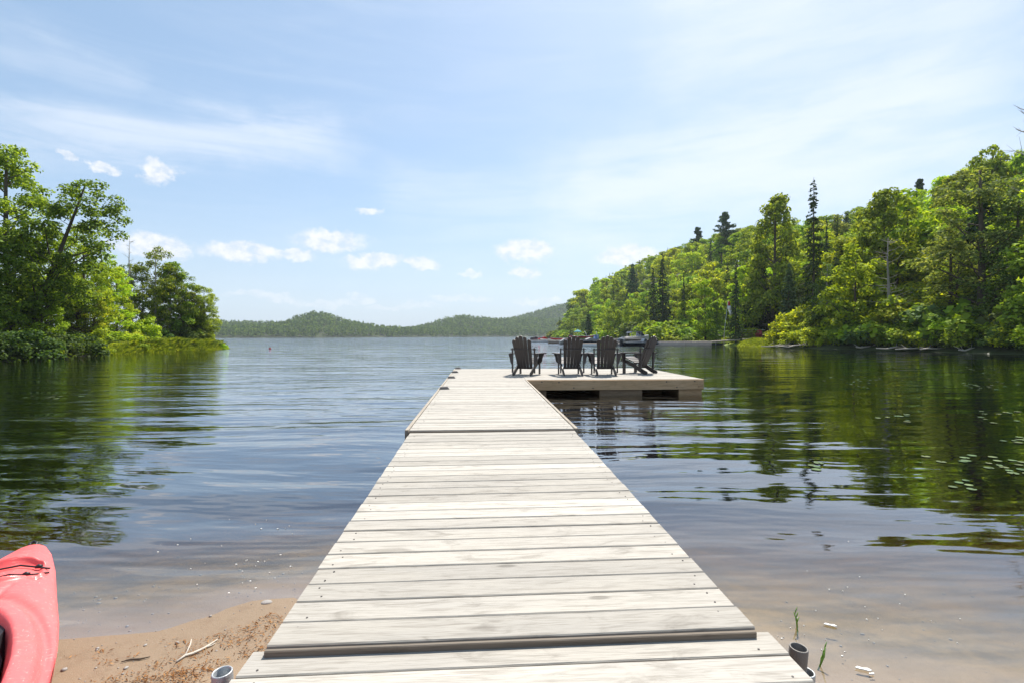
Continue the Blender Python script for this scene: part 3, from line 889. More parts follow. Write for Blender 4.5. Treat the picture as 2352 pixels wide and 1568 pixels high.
# ------------------------------------------------------------------ kayak
def make_kayak():
    tipw = (P(60, 1250, .30) + P(88, 1250, .30)) / 2
    # local: s along the hull from the bow tip (-y direction), v across (+x right)
    ang = math.atan2(.5, .866)
    root = empty('kayak', (tipw.x, tipw.y, 0), ang, 'red plastic kayak with black deck cord, bow pointing to the lake', 'kayak')
    Lk = 3.05
    S = [0, .02, .13, .35, .65, .9, 1.09, 1.3, 1.55, 1.9, 2.3, 2.7, 2.95, 3.05]
    Wd = [.046, .060, .104, .165, .232, .290, .325, .350, .362, .35, .29, .17, .07, .03]
    ns, nvv = 300, 72
    wf = lambda s: np.interp(s, S, Wd)
    # smooth the width curve
    ss = np.concatenate([np.linspace(0, .72, 170), np.linspace(.72, Lk, 131)[1:]]); ns = len(ss)
    ww = wf(ss)
    for _ in range(2):
        ww[2:-1] = (ww[1:-2] + ww[2:-1] * 2 + ww[3:]) / 4
    sheer = .283 - .055 * np.sin(np.clip(ss / Lk, 0, 1) * math.pi) ** 1.0 + .0 * ss
    V = np.linspace(-1, 1, nvv)
    verts = []
    Sg, Vg = np.meshgrid(ss, V, indexing='ij')
    Wg = ww[:, None] * np.ones_like(Vg)
    xg = Vg * Wg
    # deck: crowned, rounded at the gunwale
    crown = .055 * np.clip(1 - Vg ** 2, 0, 1) + .03 * np.sqrt(np.clip(1 - Vg ** 4, 0, 1))
    crown = crown * np.clip(Wg / .22, 0.2, 1)
    z = sheer[:, None] + crown
    sm = lambda a, b, x: smooth01((x - a) / (b - a))
    # recessed deck well for the cord, with a raised lip, ahead of the cockpit
    r1 = np.abs(xg) / np.maximum(Wg * .78, .02)
    well = sm(.30, .33, Sg) * (1 - sm(.50, .56, Sg)) * (1 - sm(.80, 1.0, r1))
    z -= .020 * well
    lip = np.exp(-((Sg - (.29 + .10 * (xg / .2) ** 2)) / .010) ** 2) * (1 - sm(.9, 1.1, r1)) + np.exp(-((Sg - (.565 - .16 * (xg / .2) ** 2)) / .012) ** 2) * (1 - sm(.9, 1.1, r1))
    z += .020 * lip
    # raised cockpit surround and cockpit tub
    cs = 1.50
    e1 = np.sqrt(((Sg - cs) / .77) ** 2 + (xg / .325) ** 2)
    e2 = np.sqrt(((Sg - cs) / .70) ** 2 + (xg / .255) ** 2)
    z += .022 * (1 - sm(.95, 1.06, e1))
    z -= .030 * np.exp(-((e1 - 1.03) / .05) ** 2) * .6
    z -= .21 * (1 - sm(.84, 1.0, e2))
    # shallow curved grooves near the centre line of the bow
    z -= .006 * np.exp(-((np.abs(xg) - (.10 + .05 * np.sin(Sg * 6))) / .010) ** 2) * sm(.58, .62, Sg) * (1 - sm(.72, .76, Sg))
    yg = -Sg
    top = np.stack([xg, yg, z], -1)
    # hull: from gunwale down to keel
    keel = .05 + .16 * np.clip(1 - ss / .5, 0, 1) ** 2 + .13 * np.clip(1 - (Lk - ss) / .5, 0, 1) ** 2
    bot = []
    nb_ = 12
    for j in range(nb_ + 1):
        u = math.pi * j / nb_
        x = np.cos(u) * ww * (1.0)
        zz = sheer - (sheer - keel) * (math.sin(u) ** .6 if u > 0 else 0)
        bot.append(np.stack([x, -ss, zz], -1))
    bot = np.stack(bot, 1)
    vt = top.reshape(-1, 3); vb = bot.reshape(-1, 3)
    def grid(n, m_, off):
        i = np.arange(n * m_).reshape(n, m_) + off
        return np.stack([i[:-1, :-1], i[:-1, 1:], i[1:, 1:], i[1:, :-1]], -1).reshape(-1, 4)
    f = np.concatenate([grid(ns, nvv, 0), grid(ns, nb_ + 1, ns * nvv)])
    me = np_mesh('hull', np.concatenate([vt, vb]), f, 4, True, M['kayak'])
    bm = bmesh.new(); bm.from_mesh(me)
    bmesh.ops.remove_doubles(bm, verts=bm.verts[:], dist=.0008)
    # close bow and stern
    bmesh.ops.holes_fill(bm, edges=[e for e in bm.edges if e.is_boundary], sides=0)
    bmesh.ops.recalc_face_normals(bm, faces=bm.faces[:])
    bm.to_mesh(me); bm.free()
    me.polygons.foreach_set('use_smooth', [True] * len(me.polygons))
    link('hull', me, root)
    def dz(x, s):
        i = int(np.clip(np.searchsorted(ss, s), 0, ns - 1))
        v = np.clip(x / ww[i], -1, 1)
        return float(np.interp(v, V, z[i]))
    # elastic deck cords with small toggles
    for k, pts in enumerate(([(-.16, .36), (-.06, .345), (.04, .345), (.11, .37), (.155, .40)], [(-.17, .50), (-.07, .475), (.03, .46), (.09, .475), (.165, .455)])):
        mb = MB()
        P3 = []
        for (x, s) in pts:
            P3.append((x, -s, dz(x, s) + .012))
        mb.tube(P3, .0042, 6)
        c = mb.build('deck_cord', M['black'], root, True)
        kx, kS = pts[3]
        MB().tube([(kx - .014, -kS, dz(kx, kS) + .014), (kx, -kS, dz(kx, kS) + .017), (kx + .014, -kS, dz(kx, kS) + .014)], [.006, .011, .006], 8).build('toggle', M['black'], root, True)
    # bow handle
    MB().tube([(-.012, -.01, .285), (-.014, .022, .300), (.0, .034, .306), (.014, .022, .300), (.012, -.01, .285)], .008, 8).build('bow_handle', M['black'], root, True)
    # seat and thigh pad inside the tub
    sb_ = MB()
    sb_.prism([(-.16, .0), (.16, .0), (.17, .05), (.14, .07), (-.14, .07), (-.17, .05)], -1.55, -1.15, lambda a, b, h: (a, h, .12 + b))
    sb_.build('seat', M['grey_pad'], root)
    MB().prism([(-.05, 0), (.055, 0), (.07, .10), (.05, .165), (-.03, .17), (-.055, .1)], -1.10, -.94, lambda a, b, h: (.10 + a, h + b * .25, .13 + b)).build('foot_brace', M['black'], root)
    MB().prism([(-.17, 0), (.17, 0), (.15, .22), (-.15, .22)], 1.78, 1.84, lambda a, b, h: (a, -h - b * .3, .14 + b)).build('seat_back', M['grey_pad'], root)
    # lift to sit on the sand
    root.location.z = 0.0
    return root
make_kayak()

# ------------------------------------------------------------------ trees
rs = np.random.RandomState(7)
def leaf_quads(C, N, size, rng, asp=0.75):
    """leaf-sized rhombi at C with normals N"""
    n = len(C)
    N = N / (np.linalg.norm(N, axis=1, keepdims=True) + 1e-9)
    a_ = rng.normal(size=(n, 3)); a_ = np.cross(N, a_); a_ /= (np.linalg.norm(a_, axis=1, keepdims=True) + 1e-9)
    b_ = np.cross(N, a_)
    s = (size * rng.uniform(.6, 1.3, n))[:, None]
    v = np.stack([C + a_ * s, C + b_ * s * asp, C - a_ * s, C - b_ * s * asp], 1).reshape(-1, 3)
    f = np.arange(4 * n).reshape(-1, 4)
    return v, f

def unit(rng, n):
    d = rng.normal(size=(n, 3)); return d / np.linalg.norm(d, axis=1, keepdims=True)

def crown_leaves(clumps, per, size, rng, up=.7, flat=.6):
    """clumps: list (x,y,z,r)"""
    cl = np.array(clumps)
    ns_ = np.maximum((per * (cl[:, 3] / cl[:, 3].mean()) ** 2).astype(int), 8)
    ids = np.repeat(np.arange(len(cl)), ns_)
    d = unit(rng, len(ids))
    d[:, 2] = np.where(rng.uniform(size=len(ids)) < .35, np.abs(d[:, 2]), d[:, 2])
    r = cl[ids, 3] * rng.uniform(.35, 1.08, len(ids)) ** .7
    off = d * r[:, None]; off[:, 2] *= flat
    C = cl[ids, :3] + off
    N = d * .8 + np.array([0, 0, up]) + rng.normal(size=d.shape) * .55
    return leaf_quads(C, N, size, rng)

def deciduous(seed, H=10, cr=3.0, base=.25, nclump=70, rcl=.85, per=150, leafs=.11, lean=(0, 0), open_=.0, shape='round', limbs=10):
    rng = np.random.RandomState(seed)
    tr = MB()
    top = np.array([lean[0], lean[1], H * .93])
    def axis(t):
        w_ = np.array([math.sin(t * 3 + seed), math.cos(t * 2.3 + seed), 0]) * .12 * t
        return np.array([lean[0] * t ** 1.1, lean[1] * t ** 1.1, H * .93 * t]) + w_
    r0 = H * .019
    ts = np.linspace(0, 1, 9)
    tr.tube([axis(t_) for t_ in ts], [r0 * (1 - .85 * t_) + .01 for t_ in ts], 7)
    cl = []
    for i in range(nclump):
        t_ = rng.uniform(base, 1.0)
        u = (t_ - base) / (1 - base)
        if shape == 'round': env = math.sin(math.pi * min(max(.12 + .80 * u, 0), 1)) ** .6
        elif shape == 'oval': env = math.sin(math.pi * min(.10 + .86 * u, 1)) ** .8
        else: env = (1 - u) ** .6 * .9 + .12
        R_ = cr * env * (1 + .25 * math.sin(3 * u * 6 + seed) * .5)
        ph = rng.uniform(0, 2 * math.pi)
        R_ *= 1 + .22 * math.sin(2 * ph + seed) + .12 * math.sin(5 * ph + 2 * seed + 7 * u)
        rr = R_ * rng.uniform(.15, 1) ** .45
        c0 = axis(t_)
        p = c0 + np.array([math.cos(ph) * rr, math.sin(ph) * rr, rng.normal() * .25 - .12 * rr])
        cl.append((*p, rcl * rng.uniform(.6, 1.25)))
    cl.append((*top, rcl * .7))
    order = rng.permutation(len(cl))
    for i in order[:limbs * 3]:
        x, y, z, _ = cl[i]
        ph = math.hypot(x - axis(z / H)[0], y - axis(z / H)[1])
        t0 = max(.08, min(.95, (z - ph * .75) / (H * .93)))
        a_ = axis(t0); b_ = np.array([x, y, z])
        m_ = (a_ + b_) / 2 + np.array([0, 0, -.08 * ph])
        rb = r0 * (1 - .8 * t0) * (.55 if i in order[:limbs] else .3)
        tr.tube([a_, m_, b_], [rb, rb * .6, .012], 5, False)
    v, f = crown_leaves(cl, per, leafs, rng)
    return tr, (v, f)

def conifer(seed, H=14, R0=2.2, base=.08, whorls=26, per=9, leafs=.13, sparse=0.0, droop=.25, power=.9, density=1.0, tipup=True):
    rng = np.random.RandomState(seed)
    tr = MB()
    tr.tube([(0, 0, 0), (.05, 0, H * .5), (0, 0, H)], [H * .013, H * .008, .015], 6)
    C = []; N = []
    for i in range(whorls):
        t_ = base + (1 - base) * (i + rng.uniform(-.3, .3)) / whorls
        t_ = min(max(t_, base), .985)
        R_ = R0 * (1 - (t_ - base) / (1 - base)) ** power + .12
        nb = per if t_ < .9 else 5
        for k in range(nb):
            if rng.uniform() < sparse: continue
            ph = rng.uniform(0, 2 * math.pi)
            L_ = R_ * rng.uniform(.5, 1.15)
            z0 = t_ * H + rng.normal() * H * .014
            npt = max(4, int(L_ * 16 * density))
            s = rng.uniform(.12, 1, npt) ** .75
            z = z0 - droop * L_ * s * 1.3 + (.35 * droop * L_ * s ** 3 if tipup else 0)
            spread = .16 * L_ * (1 - s * .55) + .05
            lat = rng.uniform(-1, 1, npt) * spread
            ux, uy = math.cos(ph), math.sin(ph)
            pts = np.stack([ux * L_ * s - uy * lat, uy * L_ * s + ux * lat, z - np.abs(rng.normal(size=npt)) * .08 * min(L_, 1.5)], -1)
            C.append(pts)
            N.append(np.stack([ux * .5 + 0 * s, uy * .5 + 0 * s, .8 + 0 * s], -1) + rng.normal(size=(npt, 3)) * .5)
            if k < 3:
                tr.tube([(0, 0, z0), (ux * L_ * .85, uy * L_ * .85, z0 - droop * L_ * .8)], [H * .0022, .006], 4, False)
    C = np.concatenate(C); N = np.concatenate(N)
    v, f = leaf_quads(C, N, leafs, rng, .5)
    return tr, (v, f)

def pine(seed, H=14, R0=3.8, leafs=.17):
    rng = np.random.RandomState(seed)
    tr = MB()
    tr.tube([(0, 0, 0), (.1, .1, H * .5), (.0, 0, H)], [H * .015, H * .01, .02], 6)
    cl = []
    for i in range(46):
        u = (i + rng.uniform(0, 1)) / 46
        t_ = .38 + .61 * u
        R_ = R0 * (1 - .78 * u) * rng.uniform(.35, 1.1)
        ph = rng.uniform(0, 2 * math.pi)
        for s in (.3, .6, .85, 1.05):
            cl.append((math.cos(ph) * R_ * s, math.sin(ph) * R_ * s, t_ * H + .22 * R_ * s + rng.normal() * .15, .62 * (1.25 - .4 * s)))
        tr.tube([(0, 0, t_ * H - .2), (math.cos(ph) * R_, math.sin(ph) * R_, t_ * H + .18 * R_)], [.06, .015], 4, False)
    v, f = crown_leaves(cl, 42, leafs, rng, .8, .45)
    return tr, (v, f)

def dead(seed, H=12, n=26, L0=1.6):
    rng = np.random.RandomState(seed)
    tr = MB()
    tr.tube([(0, 0, 0), (.1, 0, H * .5), (.05, .1, H * .8), (.15, .1, H)], [H * .014, H * .010, H * .005, .012], 7)
    for i in range(n):
        t_ = rng.uniform(.35, .98); ph = rng.uniform(0, 2 * math.pi); L_ = L0 * (1.25 - t_) * rng.uniform(.5, 1.3)
        a_ = np.array([.1 * t_, .05 * t_, t_ * H]); d = np.array([math.cos(ph), math.sin(ph), rng.uniform(.0, .8)])
        b_ = a_ + d * L_ * .6; c_ = b_ + (d + rng.normal(size=3) * .35 + [0, 0, .3]) * L_ * .5
        tr.tube([a_, b_, c_], [.028, .016, .007], 4, False)
        for _ in range(2):
            e_ = b_ + (d + rng.normal(size=3) * .6) * L_ * .35
            tr.tube([b_, e_], [.010, .005], 3, False)
    return tr

def bush(seed, R0=1.5, H=1.8, n=34, rcl=.42, per=110, leafs=.075):
    rng = np.random.RandomState(seed)
    cl = []
    for i in range(n):
        d = unit(rng, 1)[0]; d[2] = abs(d[2])
        s = rng.uniform(.3, 1) ** .5
        b_ = 1 + .25 * math.sin(3 * math.atan2(d[1], d[0]) + seed)
        cl.append((d[0] * R0 * s * b_, d[1] * R0 * s * b_, d[2] * H * s * .85 + .1, rcl * rng.uniform(.6, 1.3)))
    tr = MB()
    for i in range(10):
        x, y, z, _ = cl[i]
        tr.tube([(x * .1, y * .1, -.1), (x * .6, y * .6, z * .6), (x, y, z)], [.03, .02, .006], 4, False)
    v, f = crown_leaves(cl, per, leafs, rng, .6, .8)
    return tr, (v, f)

PROTO = {}
def proto(key, fn, **kw):
    r = fn(**kw)
    if fn is dead:
        PROTO[key] = (r.mesh('trunk_' + key, None, True), None)
    else:
        tr, (v, f) = r
        tm = tr.mesh('trunk_' + key, None, True)
        cm = np_mesh('crown_' + key, v, f, 4, False)
        PROTO[key] = (tm, cm)
    return PROTO[key]

_mat_cache = {}
def with_mat(me, mat):
    k = (me.name, mat.name)
    if k not in _mat_cache:
        c = me if not any(kk[0] == me.name for kk in _mat_cache) else me.copy()
        c.materials.clear(); c.materials.append(mat)
        _mat_cache[k] = c
    return _mat_cache[k]

# object-level material slots let the copies share mesh data
for key_mesh in ():
    pass
def obj_mat(name, me, mat, parent):
    if not me.materials: me.materials.append(mat)
    o = bpy.data.objects.new(name, me)
    COL.objects.link(o); o.parent = parent
    o.material_slots[0].link = 'OBJECT'; o.material_slots[0].material = mat
    return o

def tree(key, name, x, y, height, rz, leafm, barkm, label, cat='tree', group=None, wide=1.0, z=None, protoH=10.0):
    tm, cm = PROTO[key]
    s = height / protoH
    root = empty(name, (x, y, (gz(x, y) if z is None else z) - .08), rz, label, cat, group)
    root.scale = (s * wide, s * wide, s)
    obj_mat('trunk' if cat != 'bush' else 'stem', tm, M[barkm], root)
    if cm is not None:
        obj_mat('crown' if cat != 'bush' else 'foliage', cm, M[leafm], root)
    return root

# near detail prototypes
proto('maple_tall', deciduous, seed=3, H=10, cr=2.3, base=.08, nclump=150, rcl=.56, per=135, leafs=.075, shape='oval', limbs=14)
proto('maple_lean', deciduous, seed=5, H=10, cr=2.5, base=.22, nclump=115, rcl=.55, per=120, leafs=.08, lean=(3.1, .3), shape='round', limbs=14)
proto('maple_round', deciduous, seed=8, H=10, cr=3.2, base=.14, nclump=120, rcl=.64, per=125, leafs=.09, shape='round', limbs=12)
proto('ragged', deciduous, seed=19, H=10, cr=3.3, base=.08, nclump=120, rcl=.62, per=100, leafs=.12, shape='cone', limbs=18)
proto('sparse', deciduous, seed=9, H=10, cr=2.0, base=.14, nclump=75, rcl=.50, per=85, leafs=.075, shape='oval', limbs=16)
proto('sparse_b', deciduous, seed=14, H=10, cr=2.2, base=.18, nclump=90, rcl=.5, per=75, leafs=.07, shape='cone', limbs=20)
# mid/far prototypes with bigger leaf clusters
for k_, sd_ in enumerate((21, 22, 23, 24)):
    proto('mid_%d' % k_, deciduous, seed=sd_, H=10, cr=3.1 + .3 * (k_ % 2), base=.12, nclump=70, rcl=.85, per=80, leafs=.17, shape='round' if k_ % 2 else 'oval', limbs=5)
proto('spruce', conifer, seed=31, H=14, R0=1.9, base=.10, whorls=32, per=9, leafs=.15, sparse=.2, droop=.22, power=.7, density=1.3)
proto('spruce_full', conifer, seed=32, H=14, R0=2.5, base=.05, whorls=30, per=9, leafs=.22, droop=.25, density=.6)
proto('cedar', conifer, seed=33, H=10, R0=1.9, base=.02, whorls=30, per=11, leafs=.20, droop=-.15, power=.7, density=.7)
proto('pine', pine, seed=41)
proto('dead', dead, seed=51)
proto('dead_b', dead, seed=52, n=40, L0=2.0)
proto('bush_a', bush, seed=61)
proto('bush_b', bush, seed=62, R0=1.7, H=1.5, n=40)
proto('bush_c', bush, seed=63, R0=1.2, H=2.2, n=36)
proto('bush_far', bush, seed=64, R0=1.7, H=1.9, n=26, rcl=.55, per=60, leafs=.16)

def by_px(px, Y):
    d = ray(px, 771); t_ = Y / d.y
    return d.x * t_, Y
def tree_px(key, name, px, ytop, Y, leafm, barkm, label, rz=0, group=None, wide=1.0, protoH=10.0, cat='tree'):
    x, y = by_px(px, Y)
    g = gz(x, y)
    top = PD(px, ytop, Y).z
    return tree(key, name, x, y, max(top - g, .5) / (.97 if protoH == 10 and not key.startswith(('cedar', 'dead')) else 1.0), rz, leafm, barkm, label, cat, group, wide, protoH=protoH)

# ---- left bank
def shore_l(px):
    return float(np.interp(px, [-100, 0, 130, 270, 420, 500, 527], [26, 29.6, 33.7, 43, 52, 58, 62]))
LB = 'trees on the left bank'
tree_px('maple_tall', 'maple_tree', 22, 322, shore_l(22) + 5, 'leaf_mid', 'bark', 'tallest leafy tree on the left bank, cut by the left edge of the picture', .4, LB, .95)
tree_px('maple_lean', 'leaning_maple_tree', 62, 402, shore_l(62) + 4, 'leaf_mid', 'bark', 'dark trunked tree leaning right over the left bank with airy crown', -.05, LB, 1.0)
tree_px('maple_round', 'maple_tree', 35, 520, shore_l(35) + 8, 'leaf_mid', 'bark', 'lower leafy tree filling the bank under the tallest left tree', 1.2, LB, 1.0)
tree_px('maple_tall', 'maple_tree', -70, 430, shore_l(-70) + 4, 'leaf_mid', 'bark', 'leafy tree just outside the left edge beside the tallest left tree', 2.2, LB, 1.1)
tree_px('maple_round', 'maple_tree', 118, 585, shore_l(118) + 10, 'leaf_mid', 'bark', 'leafy tree behind the leaning trunk on the left bank', 2.9, LB, .9)
tree_px('sparse', 'young_maple_tree', 178, 620, shore_l(178) + 6, 'leaf_mid', 'bark', 'thin young tree under the airy crown of the leaning tree', 1.9, LB, 1.1)
tree_px('sparse', 'young_maple_tree', 238, 572, shore_l(238) + 7, 'leaf_bright', 'bark_pale', 'light green airy tree left of the dead topped one on the left bank', .9, LB, 1.2)
tree_px('sparse', 'young_maple_tree', 215, 640, shore_l(215) + 4.5, 'leaf_bright', 'bark', 'short light green tree at the foot of the airy one on the left bank', 2.7, LB, 1.2)
tree_px('dead', 'dead_topped_tree', 297, 545, shore_l(297) + 7, 'leaf_mid', 'bark_pale', 'grey tree with bare dead top between the leafy trees of the left bank', .5, LB, .8, protoH=12)
tree_px('sparse', 'young_maple_tree', 300, 600, shore_l(300) + 9, 'leaf_dull', 'bark_pale', 'thin olive tree growing round the dead top on the left bank', 3.6, LB, 1.0)
tree_px('maple_round', 'maple_tree', 358, 568, shore_l(358) + 6, 'leaf_mid', 'bark_pale', 'round crowned tree left of the outermost tree on the left point', 4.2, LB, .70)
tree_px('maple_round', 'maple_tree', 420, 622, shore_l(420) + 5, 'leaf_mid', 'bark', 'outermost spreading tree on the left point, reaching over the water', .3, LB, .85)
tree_px('spruce', 'small_spruce_tree', 328, 640, shore_l(328) + 10, 'needle_blue', 'bark', 'small dark conifer behind the round crowned tree on the left point', .3, LB, 1.2, protoH=14)
tree_px('cedar', 'low_evergreen_tree', 455, 700, shore_l(455) + 4, 'needle', 'bark', 'low dark evergreen at the end of the left point', .3, LB, 1.2)
tree_px('maple_round', 'maple_tree', 468, 655, shore_l(468) + 3.5, 'leaf_mid', 'bark', 'smallest leafy tree at the end of the left point', 2.3, LB, .8)
tree_px('maple_round', 'maple_tree', 196, 505, shore_l(196) + 6, 'leaf_bright', 'bark', 'fresh green tree filling in behind the airy crown of the leaning tree', 5.2, LB, .75)
tree_px('ragged', 'young_maple_tree', 268, 610, shore_l(268) + 7, 'leaf_bright', 'bark', 'young tree between the airy light green tree and the dead topped one', 1.2, LB, .8)
tree_px('ragged', 'maple_tree', 392, 598, shore_l(392) + 6, 'leaf_mid', 'bark_pale', 'ragged tree between the round crowned and the outermost tree of the left point', 2.2, LB, .9)
tree_px('maple_round', 'maple_tree', 95, 650, shore_l(95) + 3, 'leaf_bright', 'bark', 'low fresh green tree behind the dark bushes of the left shore', 2.2, LB, 1.0)
tree_px('ragged', 'maple_tree', 445, 668, shore_l(445) + 5, 'leaf_mid', 'bark', 'low ragged tree at the foot of the outermost left tree', 4.4, LB, 1.1)
for (bpx, by, top, rw, lm, key, lb) in [
    (-30, 30, 735, 1.5, 'leaf_dark', 'bush_a', 'dark bush hanging over the water at the left edge of the picture'),
    (40, 30.5, 742, 1.6, 'leaf_dark', 'bush_b', 'wide dark green bush on the left shore below the tallest tree'),
    (105, 31, 748, 1.5, 'leaf_dark', 'bush_a', 'dark bush at the foot of the leaning tree'),
    (160, 33.5, 750, 1.5, 'leaf_dark', 'bush_b', 'deep green bush right of the leaning trunk at the shore'),
    (212, 36, 742, 1.5, 'leaf_bright', 'bush_c', 'light green bush on the left shore below the airy trees'),
    (238, 37.5, 762, 1.3, 'leaf_dark', 'bush_a', 'small deep green bush before the grassy strip of the left shore'),
    (262, 42, 748, 1.4, 'leaf_bright', 'bush_b', 'yellow green bush behind the grassy strip, left of the big bright one'),
    (340, 45, 712, 1.7, 'leaf_bright', 'bush_c', 'large bright yellow green bush in the middle of the left point'),
    (375, 46, 752, 1.2, 'leaf_dark', 'bush_a', 'dark bush right of the large bright bush on the left point'),
    (425, 49, 742, 1.3, 'leaf_dull', 'bush_b', 'olive bush under the outermost tree of the left point'),
    (482, 53, 762, .8, 'leaf_bright', 'bush_c', 'small yellow green bush at the tip of the left point'),
    (305, 44, 760, 1.2, 'leaf_bright', 'bush_a', 'low bright bush left of the large yellow green bush'),
]:
    by = shore_l(bpx) + (.5 if bpx < 225 else 4.2)
    x, y = by_px(bpx, by); g = gz(x, y); h = PD(bpx, top, by).z - g
    tree(key, 'bush', x, y, h, bpx * .7, lm, 'bark', lb, 'bush', 'bushes along the left shore', rw * 1.1 / max(h / 1.8, .3) * .75, protoH=2.0 if key == 'bush_a' else (1.7 if key == 'bush_b' else 2.4))

rng = random.Random(8)
for k_, (bpx, nm_) in enumerate([(255, 'left end of the grass strip'), (290, 'grass strip left of the big bright bush'), (325, 'grass below the big bright bush'), (362, 'grass right below the big bright bush'), (398, 'grass below the outermost trees'), (440, 'grass under the outermost tree'), (472, 'grass before the tip of the point'), (500, 'tip of the grassy point')]):
    by = shore_l(bpx) + (1.6 if bpx < 480 else 1.0)
    x, y = by_px(bpx, by)
    tree(('bush_a', 'bush_b', 'bush_c')[k_ % 3], 'low_shrub', x, y, rng.uniform(.8, 1.15), k_ * 1.3, ('leaf_bright', 'leaf_mid', 'leaf_dull', 'leaf_bright')[k_ % 4], 'bark', 'low shrub in the ' + nm_, 'shrub', 'low shrubs on the left point', 1.5, protoH=2.0)

def grass_patch(name, pts, n, h, label, cat_kind='stuff', mat='grass', seed=1, w_=.012, zoff=0):
    """blades at random in a polygon of (x,y)"""
    rng = np.random.RandomState(seed)
    xs = [p[0] for p in pts]; ys = [p[1] for p in pts]
    X = rng.uniform(min(xs), max(xs), n * 4); Y = rng.uniform(min(ys), max(ys), n * 4)
    sd_ = poly_sd(X, Y, pts)
    k = np.where(sd_ > 0)[0][:n]
    X, Y, sd_ = X[k], Y[k], sd_[k]
    Z = ground_z(X, Y)
    Z = np.maximum(Z, -.25) - .02
    n = len(X)
    hh_ = h * rng.uniform(.5, 1.2, n) * (.45 + .9 * (vnoise(X, Y, 1.3, seed) * .5 + .5)) * (.12 + .88 * np.clip(sd_ / 1.6, 0, 1))
    ang = rng.uniform(0, 2 * np.pi, n)
    lx, ly = np.cos(ang), np.sin(ang)
    bend = rng.uniform(.35, 1.0, n) * hh_
    wv = w_ * rng.uniform(.6, 1.4, n)
    b = np.stack([X, Y, Z], -1)
    side_ = np.stack([-ly, lx, 0 * lx], -1) * wv[:, None]
    mid_ = b + np.stack([lx * bend * .25, ly * bend * .25, hh_ * .8], -1)
    tip = b + np.stack([lx * bend, ly * bend, hh_], -1)
    v = np.stack([b - side_, b + side_, mid_ + side_ * .8, tip, mid_ - side_ * .8], 1).reshape(-1, 3)
    f = np.arange(5 * n).reshape(-1, 5)
    o = link(name, np_mesh(name, v, f, 5, False, M[mat]))
    tag(o, label, kind=cat_kind)
    return o
def pp(*L): return [(P(a_, b_).x, P(a_, b_).y) for a_, b_ in L]
_fr = pp((225, 817), (265, 813.5), (330, 810), (420, 806), (500, 802.5), (526, 800))
grass_patch('shore_grass', _fr + [(x_ * 1.11, y_ * 1.11) for x_, y_ in _fr[::-1][1:]], 30000, .85, 'lush yellow green grass along the water on the left point', w_=.03, seed=4)
grass_patch('lakeside_lawn', [(29.3, 66), (31, 66), (38, 72), (40, 84), (36, 96), (29, 88), (30.5, 80), (31.6, 72)], 9000, .22, 'bright mown grass behind the far pier', w_=.03, seed=9)
grass_patch('reed_grass', [(28.8, 61), (30.5, 58), (35, 62), (37, 70), (32, 72), (31, 71.5), (29, 67)], 9000, .42, 'green reeds under the small red chair deck', w_=.028, seed=10)

# ---- right shore and hillside
RB = 'trees along the right shore'
T = tree_px
T('spruce', 'spruce_tree', 1868, 406, 60, 'needle', 'bark', 'tall ragged spruce with bare tip rising above the right shore', 1.0, RB, .75, 14)
T('ragged', 'ragged_tree', 1778, 446, 79, 'leaf_mid', 'bark', 'ragged topped tree left of the tall spruce', .4, RB, .8)
T('cedar', 'cedar_tree', 1745, 560, 84, 'needle', 'bark', 'dense dark cedar behind the flag', 1.1, RB, 1.0)
T('cedar', 'cedar_tree', 1812, 600, 68, 'needle_blue', 'bark', 'dark cedar between the flag and the tall spruce', 2.1, RB, .8)
T('mid_0', 'maple_tree', 1705, 610, 84, 'leaf_bright', 'bark', 'leafy maple hanging over the small chair deck', 2.1, RB, .8)
T('spruce_full', 'spruce_tree', 1898, 503, 84, 'needle', 'bark', 'left one of two slim dark spruces behind the tall ragged spruce', .3, RB, .45, 14)
T('spruce_full', 'spruce_tree', 1922, 497, 84, 'needle', 'bark', 'right one of two slim dark spruces behind the tall ragged spruce', 1.3, RB, .45, 14)
T('dead_b', 'dead_tree', 2040, 545, 49, 'leaf_mid', 'bark_pale', 'pale dead trunk with bare side branches on the right shore', .6, RB, 1.3, 12)
T('ragged', 'ragged_tree', 2030, 428, 56, 'leaf_mid', 'bark', 'tall thin topped tree behind the pale dead trunk', 1.6, RB, .8)
T('sparse', 'airy_tree', 2252, 372, 43, 'leaf_dull', 'bark', 'tall airy olive tree with dark straight trunk near the right edge', .4, RB, 1.25)
T('sparse_b', 'airy_tree', 2330, 445, 41, 'leaf_dull', 'bark', 'airy olive tree at the right edge with thin dark trunk', 2.0, RB, 1.2)
T('dead_b', 'dead_tree', 2362, 232, 44, 'leaf_mid', 'bark_pale', 'bare twigs of a dead tree reaching in at the right edge', 2.2, RB, .8, 12)
T('sparse', 'airy_tree', 2180, 520, 46, 'leaf_dull', 'bark', 'grey green airy tree between the dead trunk and the tall airy tree', 1.4, RB, 1.1)
T('sparse', 'airy_tree', 1900, 600, 56, 'leaf_dull', 'bark_pale', 'thin pale barked tree right of the tall ragged spruce', 4.4, RB, .9)
T('mid_1', 'maple_tree', 1985, 505, 66, 'leaf_bright', 'bark', 'yellow green maple behind the pale dead trunk, left of it', .4, RB, .9)
T('mid_3', 'maple_tree', 2075, 520, 62, 'leaf_bright', 'bark', 'broad yellow green maple right of the pale dead trunk', 3.4, RB, .95)
T('mid_2', 'maple_tree', 2280, 330, 72, 'leaf_mid', 'bark', 'high spreading maple crown against the sky near the right edge', .9, RB, .62)
T('mid_0', 'maple_tree', 2352, 345, 68, 'leaf_mid', 'bark', 'maple crown against the sky cut by the right edge', 1.9, RB, .6)
T('spruce_full', 'spruce_tree', 2140, 560, 60, 'needle', 'bark', 'dark spruce deep in the trees of the right slope', 3.3, RB, .6, 14)
